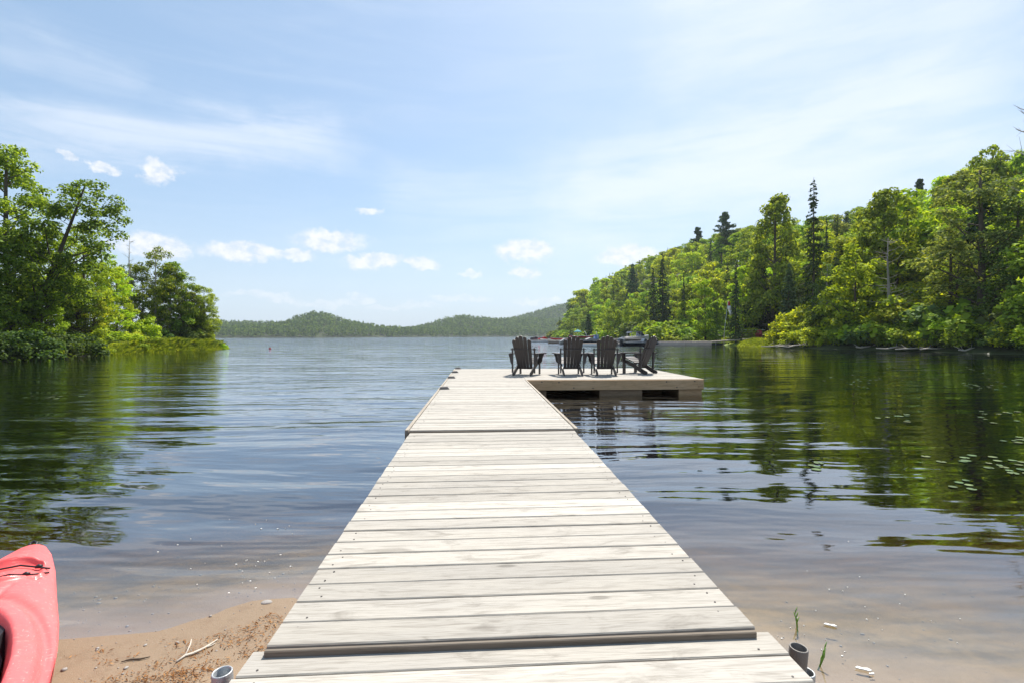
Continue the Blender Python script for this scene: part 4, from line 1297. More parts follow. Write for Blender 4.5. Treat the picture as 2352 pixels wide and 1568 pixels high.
T('spruce_full', 'spruce_tree', 1690, 600, 74, 'needle', 'bark', 'dark spruce left of the flag', 2.3, RB, .7, 14)
T('spruce_full', 'spruce_tree', 1522, 580, 118, 'needle', 'bark', 'big dark evergreen above the parked boats', 1.3, RB, .9, 14)
T('spruce_full', 'spruce_tree', 1500, 612, 122, 'needle', 'bark', 'shorter dark evergreen beside the big one above the boats', .3, RB, .8, 14)
T('spruce_full', 'spruce_tree', 1570, 628, 100, 'needle', 'bark', 'slim dark spruce between bright maples', 4.3, RB, .4, 14)
T('cedar', 'cedar_tree', 1352, 712, 150, 'needle_blue', 'bark', 'neat cone shaped cedar on the far right shore', .3, RB, 1.0)
T('mid_1', 'maple_tree', 1410, 695, 130, 'leaf_mid', 'bark', 'round pale green tree right of the cone shaped cedar', 1.3, RB, .8)
T('pine', 'pine_tree', 1666, 488, 175, 'needle_blue', 'bark', 'large pine standing above the ridge line against the sky', 1.3, 'pines on the ridge', .9, 14)
T('pine', 'pine_tree', 1602, 523, 200, 'needle_blue', 'bark', 'smaller wind-bent pine on the ridge left of the large pine', 3.0, 'pines on the ridge', .8, 14)
T('pine', 'pine_tree', 2112, 412, 120, 'needle_blue', 'bark', 'pine top above the ridge left of the high maple crown', 2.0, 'pines on the ridge', .6, 14)
T('mid_2', 'maple_tree', 1620, 640, 84, 'leaf_bright', 'bark', 'bright maple behind the lawn, left of the flag', 2.0, RB, .8)
T('mid_0', 'maple_tree', 1645, 690, 80, 'leaf_mid', 'bark', 'shady tree with dark trunk standing on the lawn left of the flag', 2.8, RB, .8)

# hillside forest, one tree after the other
rng = random.Random(5)
placed = []
SIL = [(1255, 735), (1290, 690), (1330, 662), (1400, 628), (1450, 603), (1500, 585), (1560, 560), (1640, 535), (1740, 510), (1850, 498), (1920, 492), (1990, 465), (2060, 452), (2120, 425), (2200, 395), (2240, 352), (2300, 345), (2352, 350), (2500, 340)]
kinds = [('mid_0', 'maple_tree', 'leaf_bright', .22), ('mid_1', 'maple_tree', 'leaf_bright', .14), ('mid_2', 'broadleaf_tree', 'leaf_mid', .20), ('mid_3', 'broadleaf_tree', 'leaf_mid', .18), ('mid_1', 'birch_tree', 'leaf_dull', .10), ('spruce_full', 'spruce_tree', 'needle', .09), ('cedar', 'cedar_tree', 'needle_blue', .07)]
lab = {'maple_tree': 'bright yellow green maple', 'broadleaf_tree': 'mid green broadleaf tree', 'birch_tree': 'dull olive birch', 'spruce_tree': 'dark pointed spruce', 'cedar_tree': 'blue green cedar'}
def zone(px, u):
    Z_ = [(1310, 'at the tip of the far shore'), (1370, 'above the cone shaped cedar'), (1440, 'above the leaning poles'), (1500, 'above the white boat'), (1560, 'beside the big evergreen'), (1620, 'above the pier'),
          (1670, 'left of the flag'), (1730, 'right of the flag'), (1830, 'left of the tall spruce'), (1900, 'behind the tall spruce'), (1980, 'right of the slim spruces'), (2060, 'behind the dead trunk'), (2150, 'right of the dead trunk'), (2260, 'left of the airy tree'), (2330, 'right of the airy tree'), (9999, 'at the right edge')]
    where = next(t_ for m_, t_ in Z_ if px < m_)
    hgt = 'by the water' if u < .12 else 'low on the slope' if u < .4 else 'halfway up the slope' if u < .75 else 'high on the ridge'
    return hgt + ' ' + where
cnt = 0
for tr_ in range(24000):
    Y = math.exp(rng.uniform(math.log(34), math.log(425)))
    xr = np.interp(Y, [p[0] for p in RIGHT_X], [p[1] for p in RIGHT_X]); rg = np.interp(Y, [p[0] for p in RIDGE], [p[1] for p in RIDGE])
    X = rng.uniform(xr + 3.5, min(rg + 12, Y * 1.12 + 6))
    if X < xr + 3.5: continue
    u = (X - xr) / (rg - xr)
    px = 1176 + 1176 * X / Y
    if px > 2460: continue
    if 62 < Y < 96 and X < 42: continue
    if 1560 < px < 1800 and Y < 80: continue
    if abs(px - 2040) < 75 and Y < 55: continue
    if abs(px - 1868) < 40 and Y < 63: continue
    if abs(px - 2252) < 45 and Y < 44: continue            # the clearing by the pier
    sp = 4.3 + Y * .019 + (1.6 if u > .45 else 0)
    if any((X - a_) ** 2 + (Y - b_) ** 2 < sp * sp for a_, b_ in placed): continue
    r_ = rng.random(); acc = 0
    for kd in kinds:
        acc += kd[3]
        if r_ < acc: break
    g = gz(X, Y)
    sy = np.interp(px, [a_[0] for a_ in SIL], [a_[1] for a_ in SIL])
    hmax = PD(px, sy, Y).z - g
    H = rng.uniform(10.5, 15.5) * (.72 if u < .12 else 1)
    if kd[0] in ('spruce_full',): H *= 1.12
    if hmax < 4.5: continue
    if (u > .5 and hmax < 24) or (px < 1460 and u > .25 and hmax < 27): H = max(H, hmax * rng.uniform(.88, 1.0))
    H = min(H, hmax * rng.uniform(.94, 1.04))
    placed.append((X, Y))
    wide = rng.uniform(.85, 1.2) * (.8 if kd[0] == 'spruce_full' else 1.0) * max(1.0, 9.5 / H * .8)
    tree(kd[0], kd[1], X, Y, H, rng.uniform(0, 6.28), kd[2], 'bark', lab[kd[1]] + ' ' + zone(px, u), 'tree', 'wooded hill: ' + kd[1].replace('_', ' ') + 's', wide, z=g, protoH=14 if kd[0] == 'spruce_full' else 10)
    cnt += 1
print('hillside trees', cnt)

# bushes along the right shore
bl = []
rng = random.Random(12)
bx = 1545
k = 0
while bx < 2440:
    # shore depth at this column: follow the shore line by stepping outwards
    for Y in np.arange(33, 130, .5):
        X = (bx - 1176) / 1176 * Y
        xr = np.interp(Y, [p[0] for p in RIGHT_X], [p[1] for p in RIGHT_X])
        if X > xr + .9: break
    # Y is where the sight line enters the shore; near side first
    step = 26 + rng.random() * 10
    for row in range(3):
        Yb = Y + 1.2 + row * 2.6 + rng.uniform(-.3, .5)
        Xb = (bx + rng.uniform(-8, 8) - 1176) / 1176 * Yb
        if bx < (1835, 1885, 1910)[row] and Yb < 96: continue
        if gz(Xb, Yb) < .1: continue
        h = rng.uniform(1.9, 3.0) + row * 1.4
        kk = rng.choice(['bush_a', 'bush_b', 'bush_c', 'bush_far'])
        lm = rng.choice(['leaf_bright', 'leaf_bright', 'leaf_bright', 'leaf_mid', 'leaf_dull'])
        col = {'leaf_bright': 'bright yellow green', 'leaf_mid': 'deep green', 'leaf_dull': 'olive'}[lm]
        where = next(t_ for m_, t_ in [(1870, 'under the tall ragged spruce'), (1930, 'just right of the tall ragged spruce'), (1985, 'left of the dead trunk'), (2050, 'under the dead trunk'), (2120, 'just right of the dead trunk'), (2190, 'halfway from dead trunk to airy tree'), (2270, 'under the tall airy tree'), (2340, 'just right of the airy tree'), (9999, 'at the right edge')] if bx < m_)
        tree(kk, 'bush', Xb, Yb, h, rng.uniform(0, 6), lm, 'bark', col + ' bush ' + ('at the water' if row == 0 else 'in the second row' if row == 1 else 'in the back row') + ' ' + where, 'bush', 'bushes along the right shore', rng.uniform(.9, 1.3), protoH=2.0)
    bx += step
for (bpx, Yb, h, lm, lb) in [(1512, 108, 3.2, 'leaf_bright', 'bright bush behind the black boat'), (1560, 100, 3.6, 'leaf_bright', 'tall pale green bush left of the lawn'), (1585, 88, 2.0, 'leaf_mid', 'low round dark bush at the left end of the lawn'),
                             (1450, 125, 3.0, 'leaf_bright', 'yellow green bush behind the white boat'), (1475, 120, 5.0, 'leaf_dull', 'pale olive bush above the white boat'), (1395, 140, 3.5, 'leaf_bright', 'yellow bush by the leaning poles'),
                             (1545, 92, 1.7, 'leaf_bright', 'bright low bush at the start of the far pier'), (1605, 92, 3.5, 'leaf_mid', 'shady bush on the lawn left of the dark trunk'), (1380, 150, 4.2, 'leaf_mid', 'green bush left of the leaning poles'), (1340, 170, 3.6, 'leaf_mid', 'dark bush under the cone shaped cedar')]:
    X = (bpx - 1176) / 1176 * Yb
    tree('bush_far', 'bush', X, Yb, h, bpx, lm, 'bark', lb, 'bush', 'bushes by the boats', 1.15, z=max(gz(X, Yb), .1), protoH=2.0)
# low bushes hugging the water's edge so no bare bank shows further out
for i in range(44):
    Y = 96 + i * 4.6 + rng.uniform(-1.5, 1.5)
    xr = np.interp(Y, [p[0] for p in RIGHT_X], [p[1] for p in RIGHT_X])
    X = xr + rng.uniform(.8, 2.2)
    tree('bush_far', 'shore_bush', X, Y, rng.uniform(2.4, 5.0), rng.uniform(0, 6), rng.choice(['leaf_mid', 'leaf_mid', 'leaf_dull']), 'bark', 'green bush at the water ' + next(t_ for m_, t_ in [(1290, 'at the far tip of the shore'), (1320, 'left of the cone shaped cedar'), (1345, 'under the cone shaped cedar'), (1370, 'right of the cone shaped cedar'), (1400, 'behind the storage bin'), (1440, 'behind the leaning poles'), (9999, 'behind the white boat')] if 1176 + 1176 * X / Y < m_), 'bush', 'distant bushes along the right shore', rng.uniform(.9, 1.2), z=gz(X, Y), protoH=2.0)

# ---- far forest, one mass
def far_forest():
    rng = np.random.RandomState(3)
    n = 60000
    X = rng.uniform(-760, 620, n); Y = rng.uniform(560, 1400, n)
    px = 1176 + 1176 * X / Y
    Z = far_height(X, Y)
    keep = (Z > .1) & (px > 380) & (px < 1420)
    X, Y, Z = X[keep], Y[keep], Z[keep]
    # only the slopes turned to the lake
    ahead = far_height(X * 1.02, Y * 1.02)
    vis = (Z / Y) * 1.0 + 12 / Y > 0.0
    # thin to a grid
    cell = 7.0
    keys = np.floor(X / cell).astype(int) * 100003 + np.floor(Y / cell).astype(int)
    _, first = np.unique(keys, return_index=True)
    X, Y, Z = X[first], Y[first], Z[first]
    # hidden ones (behind a higher crest nearer to us)
    s = np.ones(len(X), bool)
    for fr_ in (.96, .92, .88, .84):
        Zf = far_height(X * fr_, Y * fr_) + 9
        s &= (Z + 12 - 1.4) / Y > (Zf - 1.4) / (Y * fr_) * .98
    X, Y, Z = X[s], Y[s], Z[s]
    n = len(X)
    per = 44
    H = rng.uniform(9, 14, n); conic = rng.uniform(size=n) < .3
    ids = np.repeat(np.arange(n), per)
    d = unit(rng, n * per); d[:, 2] = np.abs(d[:, 2]) * 1.0
    u = rng.uniform(.0, 1, n * per)
    Rr = np.where(conic[ids], 2.6 * (1 - u) + .3, 3.9 * np.sqrt(np.clip(1 - (u * 1.6 - .7) ** 2, .02, 1)))
    ph = rng.uniform(0, 2 * np.pi, n * per)
    C = np.stack([X[ids] + np.cos(ph) * Rr, Y[ids] + np.sin(ph) * Rr, Z[ids] + H[ids] * (.12 + .88 * u)], -1)
    N = np.stack([np.cos(ph), np.sin(ph), .7 + 0 * ph], -1) + rng.normal(size=(n * per, 3)) * .35
    v, f = leaf_quads(C, N, 1.15, rng, .8)
    o = link('forest', np_mesh('forest', v, f, 4, False, M['far_leaf']))
    tag(o, 'distant wooded hills across the lake', kind='stuff')
    print('far trees', n)
far_forest()

# ------------------------------------------------------------------ things across the water on the right
def pier_run(parent, name, A, B, w_, ztop, th, mat, npl=10):
    A = Vector(A); B = Vector(B); d = B - A; L = d.length; rz = math.atan2(d.y, d.x)
    for i in range(npl):
        o = link(name, PLK[npl, round(L, 2), w_, th] if (npl, round(L, 2), w_, th) in PLK else PLK.setdefault((npl, round(L, 2), w_, th), MB().box((0, 0, 0), (L / npl - .03, w_, th)).mesh(name, mat)), parent)
        c = A + d * ((i + .5) / npl)
        o.location = (c.x, c.y, ztop - th / 2 + (B.z - A.z) * ((i + .5) / npl) * 0); o.rotation_euler = (0, 0, rz)
PLK = {}
A = PD(1502, 785, 72); B = PD(1634, 785, 72)
pier = empty('wooden_pier', (0, 0, 0), 0, 'long low pale timber pier lying along the lawn right of the chairs', 'pier')
pier_run(pier, 'pier_plank', (A.x - 3.0, 72.8, 0), (B.x, 72.8, 0), 1.8, .56, .05, M['pier'], 12)
for i in range(3):
    x0 = A.x - 3 + (B.x - A.x + 3) * i / 3; x1 = A.x - 3 + (B.x - A.x + 3) * (i + 1) / 3
    board(pier, 'pier_side_board', x0 + .02, x1 - .02, 71.86, 71.92, .02, .505, M['pier'])
board(pier, 'pier_crib', A.x - 2.9, B.x - .1, 72.2, 73.4, -.5, .40, M['crib'])
# gangway up to the little deck
G0 = Vector((B.x + .1, 72.6, .56)); G1 = PD(1716, 777.5, 74)
gang = empty('gangway', (0, 0, 0), 0, 'narrow sloping gangway from the pier up to the small deck', 'gangway')
for i in range(10):
    t0_, t1_ = i / 10, (i + .94) / 10
    a_ = G0.lerp(G1, t0_); b_ = G0.lerp(G1, t1_)
    mb = MB(); mb.prism([(0, -.05), (0, 0), (1, 0), (1, -.05)], -.45, .45, lambda a, b, h, a_=a_, b_=b_: (a_.x + (b_.x - a_.x) * a, a_.y + (b_.y - a_.y) * a + h, a_.z + (b_.z - a_.z) * a + b))
    mb.build('gangway_board', M['pier'], gang)
mb = MB(); mb.prism([(0, -.16), (0, -.055), (1, -.055), (1, -.16)], -.47, -.41, lambda a, b, h: (G0.x + (G1.x - G0.x) * a, G0.y + (G1.y - G0.y) * a + h, G0.z + (G1.z - G0.z) * a + b)); mb.build('gangway_beam', M['pier'], gang)
D0 = G1; D1 = PD(1768, 777.5, 74)
dk = empty('small_deck', (D0.x, 74, D0.z), 0, 'small railed wooden deck holding the red chair', 'deck')
Wd_ = D1.x - D0.x
for i in range(8):
    MB().box((Wd_ * (i + .5) / 8, .6, -.03), (Wd_ / 8 - .02, 2.6, .06)).build('deck_board', M['pier'], dk)
for x in (0.05, Wd_ * .5, Wd_ - .1):
    MB().box((x, 1.9, .60), (.09, .09, 1.26)).build('post', M['crib'], dk)
    MB().box((x, -.55, -.6), (.12, .12, 1.1)).build('pile', M['crib'], dk)
MB().box((Wd_ - .15, -.55, .45), (.30, .2, 1.9)).build('post', M['bark'] if False else M['crib'], dk)
MB().box((Wd_ / 2, 1.9, 1.26), (Wd_ + .3, .16, .06)).build('rail', M['white'], dk)
for z_ in (.35, .65, .95):
    MB().box((Wd_ / 2, 1.9, z_), (Wd_ - .2, .04, .05)).build('rail', M['crib'], dk)
MB().box((Wd_ / 2 - .05, -.72, .03), (Wd_, .06, .10)).build('edge_board', M['pier'], dk)
p = PD(1744, 777, 74.2)
make_chair(M['red_chair'], 'dark red adirondack chair on the small railed deck', (p.x, 74.2, D0.z + .002), rad(150), 1.25, None)
# flag
fp = PD(1661, 778, 74); ft = PD(1672.5, 692, 74)
gz0 = gz(fp.x, 74)
fl = empty('flagpole', (fp.x, 74, gz0), 0, 'thin leaning flagpole on the lawn', 'flagpole')
MB().tube([(0, 0, -.1), ((ft.x - fp.x) * .4, 0, (ft.z - gz0) * .5), (ft.x - fp.x, 0, ft.z - gz0)], [.045, .038, .025], 8).build('pole', M['steel'], fl, True)
def cloth(pts_a, pts_b, mat, name, parent=None, th=.012):
    n = len(pts_a); mb = MB()
    vs = [Vector(p) for p in pts_a] + [Vector(p) for p in pts_b]
    back = [v + Vector((0, th, 0)) for v in vs]
    fs = [(i, i + 1, n + i + 1, n + i) for i in range(n - 1)] + [(2 * n + i, 3 * n + i, 3 * n + i + 1, 2 * n + i + 1) for i in range(n - 1)]
    for i in range(n - 1):
        fs += [(i, 2 * n + i, 2 * n + i + 1, i + 1), (n + i, n + i + 1, 3 * n + i + 1, 3 * n + i)]
    fs += [(0, n, 3 * n, 2 * n), (n - 1, 3 * n - 1, 4 * n - 1, 2 * n - 1)]
    mb.add(vs + back, fs)
    return mb.build(name, mat, parent, True)
flag = empty('flag', (ft.x, 74, ft.z), 0, 'drooping red and white flag on the leaning pole', 'flag')
ox = lambda a, b: (a, .06 * math.sin(a * 14 + b * 4), b)
cloth([ox(-.02, 0), ox(.12, -.02), ox(.25, -.08)], [ox(-.10, -.62), ox(.14, -.68), ox(.36, -.62)], M['flag_red'], 'red_panel', flag)
cloth([ox(-.10, -.63), ox(.14, -.69), ox(.36, -.63)], [ox(-.06, -1.15), ox(.22, -1.35), ox(.52, -1.30)], M['flag_white'], 'white_panel', flag)
cloth([ox(.06, -1.24), ox(.22, -1.36), ox(.52, -1.31)], [ox(.26, -1.95), ox(.36, -2.2), ox(.72, -1.75)], M['flag_white'], 'white_panel', flag)
# netting fence on the lawn
nf = empty('net_fence', (0, 0, 0), 0, 'low black net fence across the lawn under the flag', 'fence')
nx0, nx1 = PD(1604, 770, 76).x, PD(1684, 770, 76).x
ng = gz((nx0 + nx1) / 2, 76)
for i in range(5):
    x = nx0 + (nx1 - nx0) * i / 4
    MB().tube([(x, 76, ng - .4), (x, 76, ng + .72)], .03, 6).build('post', M['steel'], nf)
for i in range(4):
    x0 = nx0 + (nx1 - nx0) * i / 4; x1 = nx0 + (nx1 - nx0) * (i + 1) / 4
    MB().prism([(x0 + .03, ng - .3), (x1 - .03, ng - .3), (x1 - .03, ng + .60), ((x0 + x1) / 2, ng + .53), (x0 + .03, ng + .60)], -.015, .015, lambda a, b, h: (a, 76.0 + h, b)).build('net_panel', M['net'], nf)

def boat_hull(parent, L, W, H, mat, name='hull', bow=1.0):
    n = 22; sec = 9
    vs = []
    for i in range(n + 1):
        t_ = i / n
        ww_ = W / 2 * (1 - max(0, (t_ - .45) / .55) ** 2.2 * bow) + .01
        sh = H * (1 + .35 * t_ ** 2)
        kl = .0 + H * .55 * max(0, (t_ - .6) / .4) ** 2
        for j in range(sec):
            u = -1 + 2 * j / (sec - 1)
            x = ww_ * (abs(u) ** .7) * (1 if u > 0 else -1)
            z = kl + (sh - kl) * abs(u) ** 1.8
            vs.append((t_ * L - L / 2, x, z))
    fs = [(i * sec + j, i * sec + j + 1, (i + 1) * sec + j + 1, (i + 1) * sec + j) for i in range(n) for j in range(sec - 1)]
    b = len(vs)
    vs2 = [(x, y * .92, z - .04) for x, y, z in vs]
    # deck strip across the gunwales, set down a little
    mb = MB(); mb.add(vs, fs)
    mb.add([v for i in range(n + 1) for v in (vs[i * sec], vs[i * sec + sec - 1])], [(2 * i, 2 * i + 1, 2 * i + 3, 2 * i + 2) for i in range(n)] )
    mb.f.append(tuple(range(sec)))
    return mb.build(name, mat, parent, True)

def place(name, px, py, Y, rz, label, cat, z=None, group=None):
    p = PD(px, py, Y)
    return empty(name, (p.x, Y, p.z if z is None else z), rz, label, cat, group)

# black low motorboat
b = place('motorboat', 1470, 790, 70, 0.08, 'low black motorboat moored at the far pier behind the chairs', 'boat', -.12)
boat_hull(b, 5.2, 2.0, .62, M['boat_dark'])
MB().box((-.2, 0, .72), (2.6, 1.5, .06)).build('boat_deck', M['canvas'], b)
MB().prism([(.3, .72), (.95, .72), (.5, 1.1)], -.6, .6, lambda a, bb, h: (a, h, bb)).build('windscreen', M['glass'], b)
MB().box((-2.6, 0, .55), (.35, .35, .9)).build('outboard_motor', M['black'], b)
MB().box((.0, -1.0, .60), (4.6, .03, .06)).build('rub_rail', M['white'], b)
# white cuddy boat with grey canvas top
b = place('cabin_boat', 1462, 781, 86, .25, 'white motorboat with grey canvas canopy behind the black boat', 'boat', .35)
boat_hull(b, 4.6, 2.1, .85, M['white'])
MB().prism([(-1.5, 1.45), (-1.3, 1.72), (.3, 1.75), (.95, 1.25), (.9, 1.2), (.25, 1.66), (-1.25, 1.62)], -.85, .85, lambda a, bb, h: (a, h, bb)).build('canopy', M['canvas'], b)
MB().prism([(.2, .9), (1.25, .9), (.7, 1.45), (.45, 1.5)], -.75, .75, lambda a, bb, h: (a, h, bb)).build('windscreen', M['glass'], b)
for sx in (-1.35, -.5, .3):
    for sy in (-.82, .82):
        MB().tube([(sx, sy, .8), (sx + .1, sy, 1.65)], .03, 5).build('canopy_post', M['steel'], b)
# tarp covered boats
for (px, Y, L, lb) in ((1347, 76, 4.4, 'grey tarp covered boat behind the second chair'), (1312, 84, 3.8, 'smaller tarp covered boat left of the grey covered one')):
    b = place('covered_boat', px, 785, Y, .1, lb, 'boat', .02, 'covered boats at the far docks')
    boat_hull(b, L, 1.7, .55, M['boat_dark'] if px > 1330 else M['white'])
    prof = [(-L * .48, .5), (-L * .3, .95), (-.2, .8), (L * .12, 1.1), (L * .35, .75), (L * .49, .68)]
    MB().prism(prof + [(L * .49, .60), (-L * .48, .45)], -.72, .72, lambda a, bb, h: (a, h, bb)).build('tarp', M['tarp'], b)
# low white float in front
o = place('swim_float', 1351, 792, 68, .02, 'low pale swim float on the water between second and third chair', 'float', .0)
for i in range(6): MB().box((-1.0 + i * .4, 0, .37), (.38, 1.6, .05)).build('float_board', M['pier'], o)
MB().box((0, -.77, .19), (2.38, .06, .30)).build('side_board', M['white'], o)
MB().box((0, .1, .12), (2.2, 1.3, .40)).build('float_drum', M['white'], o)
# concrete/stone crib end
o = place('stone_crib', 1419, 792, 71, .02, 'pale timber and stone crib left of the black boat', 'crib', .0)
for (sx, sy, sz, r_) in ((-.4, 0, .2, .34), (.2, -.1, .15, .36), (.5, .1, .4, .25), (-.1, .1, .5, .26)):
    mm = MB(); rr_ = random.Random(int(sx * 100))
    bmx = bmesh.new(); bmesh.ops.create_icosphere(bmx, subdivisions=2, radius=r_)
    for v in bmx.verts: v.co *= rr_.uniform(.85, 1.1); v.co.z *= .8
    me = bpy.data.meshes.new('stone'); bmx.to_mesh(me); bmx.free(); me.materials.append(M['rock'])
    so = link('stone', me, o); so.location = (sx, sy, sz)
MB().box((0, -.3, .62), (1.4, .1, .12)).build('timber', M['pier'], o); MB().box((0, .3, .62), (1.4, .1, .12)).build('timber', M['pier'], o)
# far dock with pale planks, raised
o = place('raised_dock', 1436, 777, 84, .03, 'raised pale plank dock between the third and fourth chair', 'dock', .0)
for i in range(10): MB().box((-2.25 + i * .5, 0, .92), (.47, 1.4, .05)).build('dock_board', M['pier'], o)
for sx in (-2.3, -.8, .8, 2.3): MB().box((sx, -.6, .3), (.12, .12, 1.3)).build('post', M['pier'], o)
MB().box((0, -.72, .84), (5.0, .05, .16)).build('side_board', M['pier'], o)
MB().box((-1.0, -.62, .40), (5.6, .05, .14)).build('side_board', M['pier'], o)
# buoy fender on the dock
o = place('grey_boulder', 1402 + 24, 782, 80, .0, 'round grey covered outboard on the raised dock', 'cover', .62)
bmx = bmesh.new(); bmesh.ops.create_uvsphere(bmx, u_segments=14, v_segments=9, radius=.5)
for v in bmx.verts: v.co.z *= .95; v.co.x *= 1.15 - .25 * v.co.z
me = bpy.data.meshes.new('cover'); bmx.to_mesh(me); bmx.free(); me.materials.append(M['canvas'])
o.name = 'outboard_cover'; link('cover', me, o); MB().box((0, 0, -.45), (.2, .2, .4)).build('motor_leg', M['black'], o)
# canoes on the bank, jet skis, bin, parasol, poles, low docks
def canoe(px, py, Y, rz, mat, lb, z):
    r = place('canoe', px, py, Y, rz, lb, 'canoe', z, 'canoes lying by the far docks')
    n = 16; vs = []
    for i in range(n + 1):
        t_ = -1 + 2 * i / n; ww_ = .42 * (1 - abs(t_) ** 2.2) + .01
        for j in range(7):
            u = math.pi * j / 6
            vs.append((t_ * 2.3, math.cos(u) * ww_, .32 - math.sin(u) * .34 * (1 - .3 * abs(t_) ** 3) + .16 * abs(t_) ** 3))
    fs = [(i * 7 + j, i * 7 + j + 1, (i + 1) * 7 + j + 1, (i + 1) * 7 + j) for i in range(n) for j in range(6)]
    MB().add(vs, fs).build('hull', mat, r, True)
    MB().tube([(v[0], v[1], v[2]) for v in vs[0::7]], .025, 5).build('gunwale', M['white'], r)
    MB().tube([(v[0], v[1], v[2]) for v in vs[6::7]], .025, 5).build('gunwale', M['white'], r)
    for sx in (-.9, .9): MB().box((sx, 0, .28), (.22, .6, .03)).build('thwart', M['pier'], r)
    return r
canoe(1336, 772, 92, .1, M['red_boat'], 'red canoe raised behind the second chair', 1.0)
canoe(1290, 776, 98, -.05, M['red_boat'], 'red canoe on the low dock left of the second chair', .60)
canoe(1264, 776, 118, .02, M['white'], 'white canoe at the outer end of the far docks', .30)
def jetski(px, Y, mat, lb):
    r = place('jet_ski', px, 775, Y, .3, lb, 'jet ski', .0, 'jet skis at the outer dock')
    boat_hull(r, 3.0, 1.15, .5, M['white'])
    MB().prism([(-1.2, .5), (-1.1, .85), (-.1, .9), (.2, 1.15), (.55, 1.1), (1.35, .65), (1.4, .5)], -.25, .25, lambda a, bb, h: (a, h, bb)).build('body', mat, r)
    MB().tube([(.3, -.4, 1.2), (.25, 0, 1.15), (.3, .4, 1.2)], .04, 6).build('handlebar', M['black'], r)
    MB().box((-.55, 0, .93), (1.0, .36, .12)).build('saddle', M['black'], r)
jetski(1228, 128, M['boat_dark'], 'dark blue jet ski at the left end of the far docks')
jetski(1247, 126, M['red_boat'], 'red jet ski right of the dark blue one')
o = place('low_dock', 1262, 778, 118, .02, 'outermost low pale dock beside the jet skis', 'dock', .0)
for i in range(12): MB().box((-4.1 + i * .75, 0, .33), (.72, 1.4, .06)).build('dock_board', M['pier'], o)
MB().box((0, -.72, .2), (9.0, .05, .2)).build('side_board', M['white'], o); MB().box((0, 0, .1), (8.6, 1.2, .36)).build('float_drum', M['black'], o)
o = place('low_dock', 1312, 780, 96, .02, 'low pale dock carrying the red canoe', 'dock', .0)
for i in range(12): MB().box((-4.1 + i * .75, 0, .50), (.72, 1.8, .06)).build('dock_board', M['pier'], o)
MB().box((0, -.92, .36), (9.0, .05, .22)).build('side_board', M['pier'], o); MB().box((0, 0, .1), (8.6, 1.4, .36)).build('float_drum', M['crib'], o)
o = place('storage_bin', 1369, 774, 96, .2, 'pale blue storage bin on the far shore between the chairs', 'bin', .75)
MB().prism([(-.36, 0), (.36, 0), (.42, .7), (-.42, .7)], -.35, .35, lambda a, bb, h: (a, h, bb)).build('body', M['blue'], o)
MB().box((0, 0, .74), (.92, .80, .08)).build('lid', M['blue'], o)
o = place('parasol', 1327, 771, 95, 0, 'small teal parasol above the red canoe', 'parasol', .5)
MB().tube([(0, 0, 0), (0, 0, 1.9)], .03, 6).build('pole', M['white'], o)
mb = MB(); nn = 12
mb.add([(0, 0, 2.05)] + [(.75 * math.cos(u), .75 * math.sin(u), 1.62) for u in [2 * math.pi * k / nn for k in range(nn)]] + [(.72 * math.cos(u), .72 * math.sin(u), 1.50) for u in [2 * math.pi * k / nn for k in range(nn)]],
       [(0, 1 + k, 1 + (k + 1) % nn) for k in range(nn)] + [(1 + k, 1 + nn + k, 1 + nn + (k + 1) % nn, 1 + (k + 1) % nn) for k in range(nn)])
mb.build('canopy', M['teal'], o)
for (pa, pb, lb) in (((1351, 775), (1342, 760), 'longer leaning white pole on the far shore'), ((1374, 775), (1369, 761), 'shorter leaning white pole right of the longer one')):
    a_ = PD(*pa, 90); b_ = PD(*pb, 90)
    o = MB().tube([a_ - Vector((0, 0, .6)), a_.lerp(b_, .5), b_], [.05, .045, .03], 6).build('leaning_pole', M['white'], None, True)
    tag(o, lb, 'pole', 'leaning poles by the boats')
# small red float out on the lake
p = P(620, 801)
o = empty('float_buoy', p, 0, 'tiny dark red float on the open water left of the dock', 'buoy')
MB().tube([(0, 0, -.1), (0, 0, .02), (0, 0, .1), (0, 0, .16)], [.06, .16, .14, .03], 10).build('body', M['red_chair'], o, True)
MB().tube([(0, 0, .14), (.02, 0, .28)], .02, 6).build('tip', M['black'], o)

# ------------------------------------------------------------------ driftwood on the right shore
for (bpx, Yb, h, lm, lb) in [(1812, 60.5, 3.6, 'leaf_bright', 'bright shrub at the water just right of the small railed deck'), (1848, 60, 4.6, 'leaf_bright', 'tall bright shrub left of the foot of the tall spruce'), (1892, 58, 4.2, 'leaf_dull', 'tall olive shrub right of the foot of the tall spruce'), (2130, 50, 4.2, 'leaf_bright', 'large yellow green shrub leaning out right of the dead trunk'), (1960, 56, 3.4, 'leaf_bright', 'tall yellow green shrub left of the foot of the dead trunk')]:
    X = (bpx - 1176) / 1176 * Yb
    tree('bush_a', 'bush', X, Yb, h, bpx, lm, 'bark', lb, 'bush', 'bushes along the right shore', .95, z=max(gz(X, Yb), .1), protoH=2.0)
rng = random.Random(77)
dw = [(1778, 797, 4.0, .1), (1800, 796, 3.2, .3), (1826, 797.5, 3.6, -.1), (1846, 795, 2.6, .5), (1990, 800, 3.0, .05), (2060, 802, 5.0, .0), (2110, 803, 5.5, .02), (2150, 804, 3.5, -.1), (2230, 806, 3.2, .06)]
names = ['outermost bleached branch at the tip of the driftwood pile', 'bleached branch in the middle of the driftwood pile', 'long bleached log at the water below the tall spruce', 'short pale branch at the right end of the driftwood pile',
         'thin pale branch on the shore below the dead trunk', 'long straight fallen log lying along the right shore', 'longest pale log along the shore right of the dead trunk', 'forked fallen branch left of the airy tree', 'pale branch at the foot of the tall airy tree']
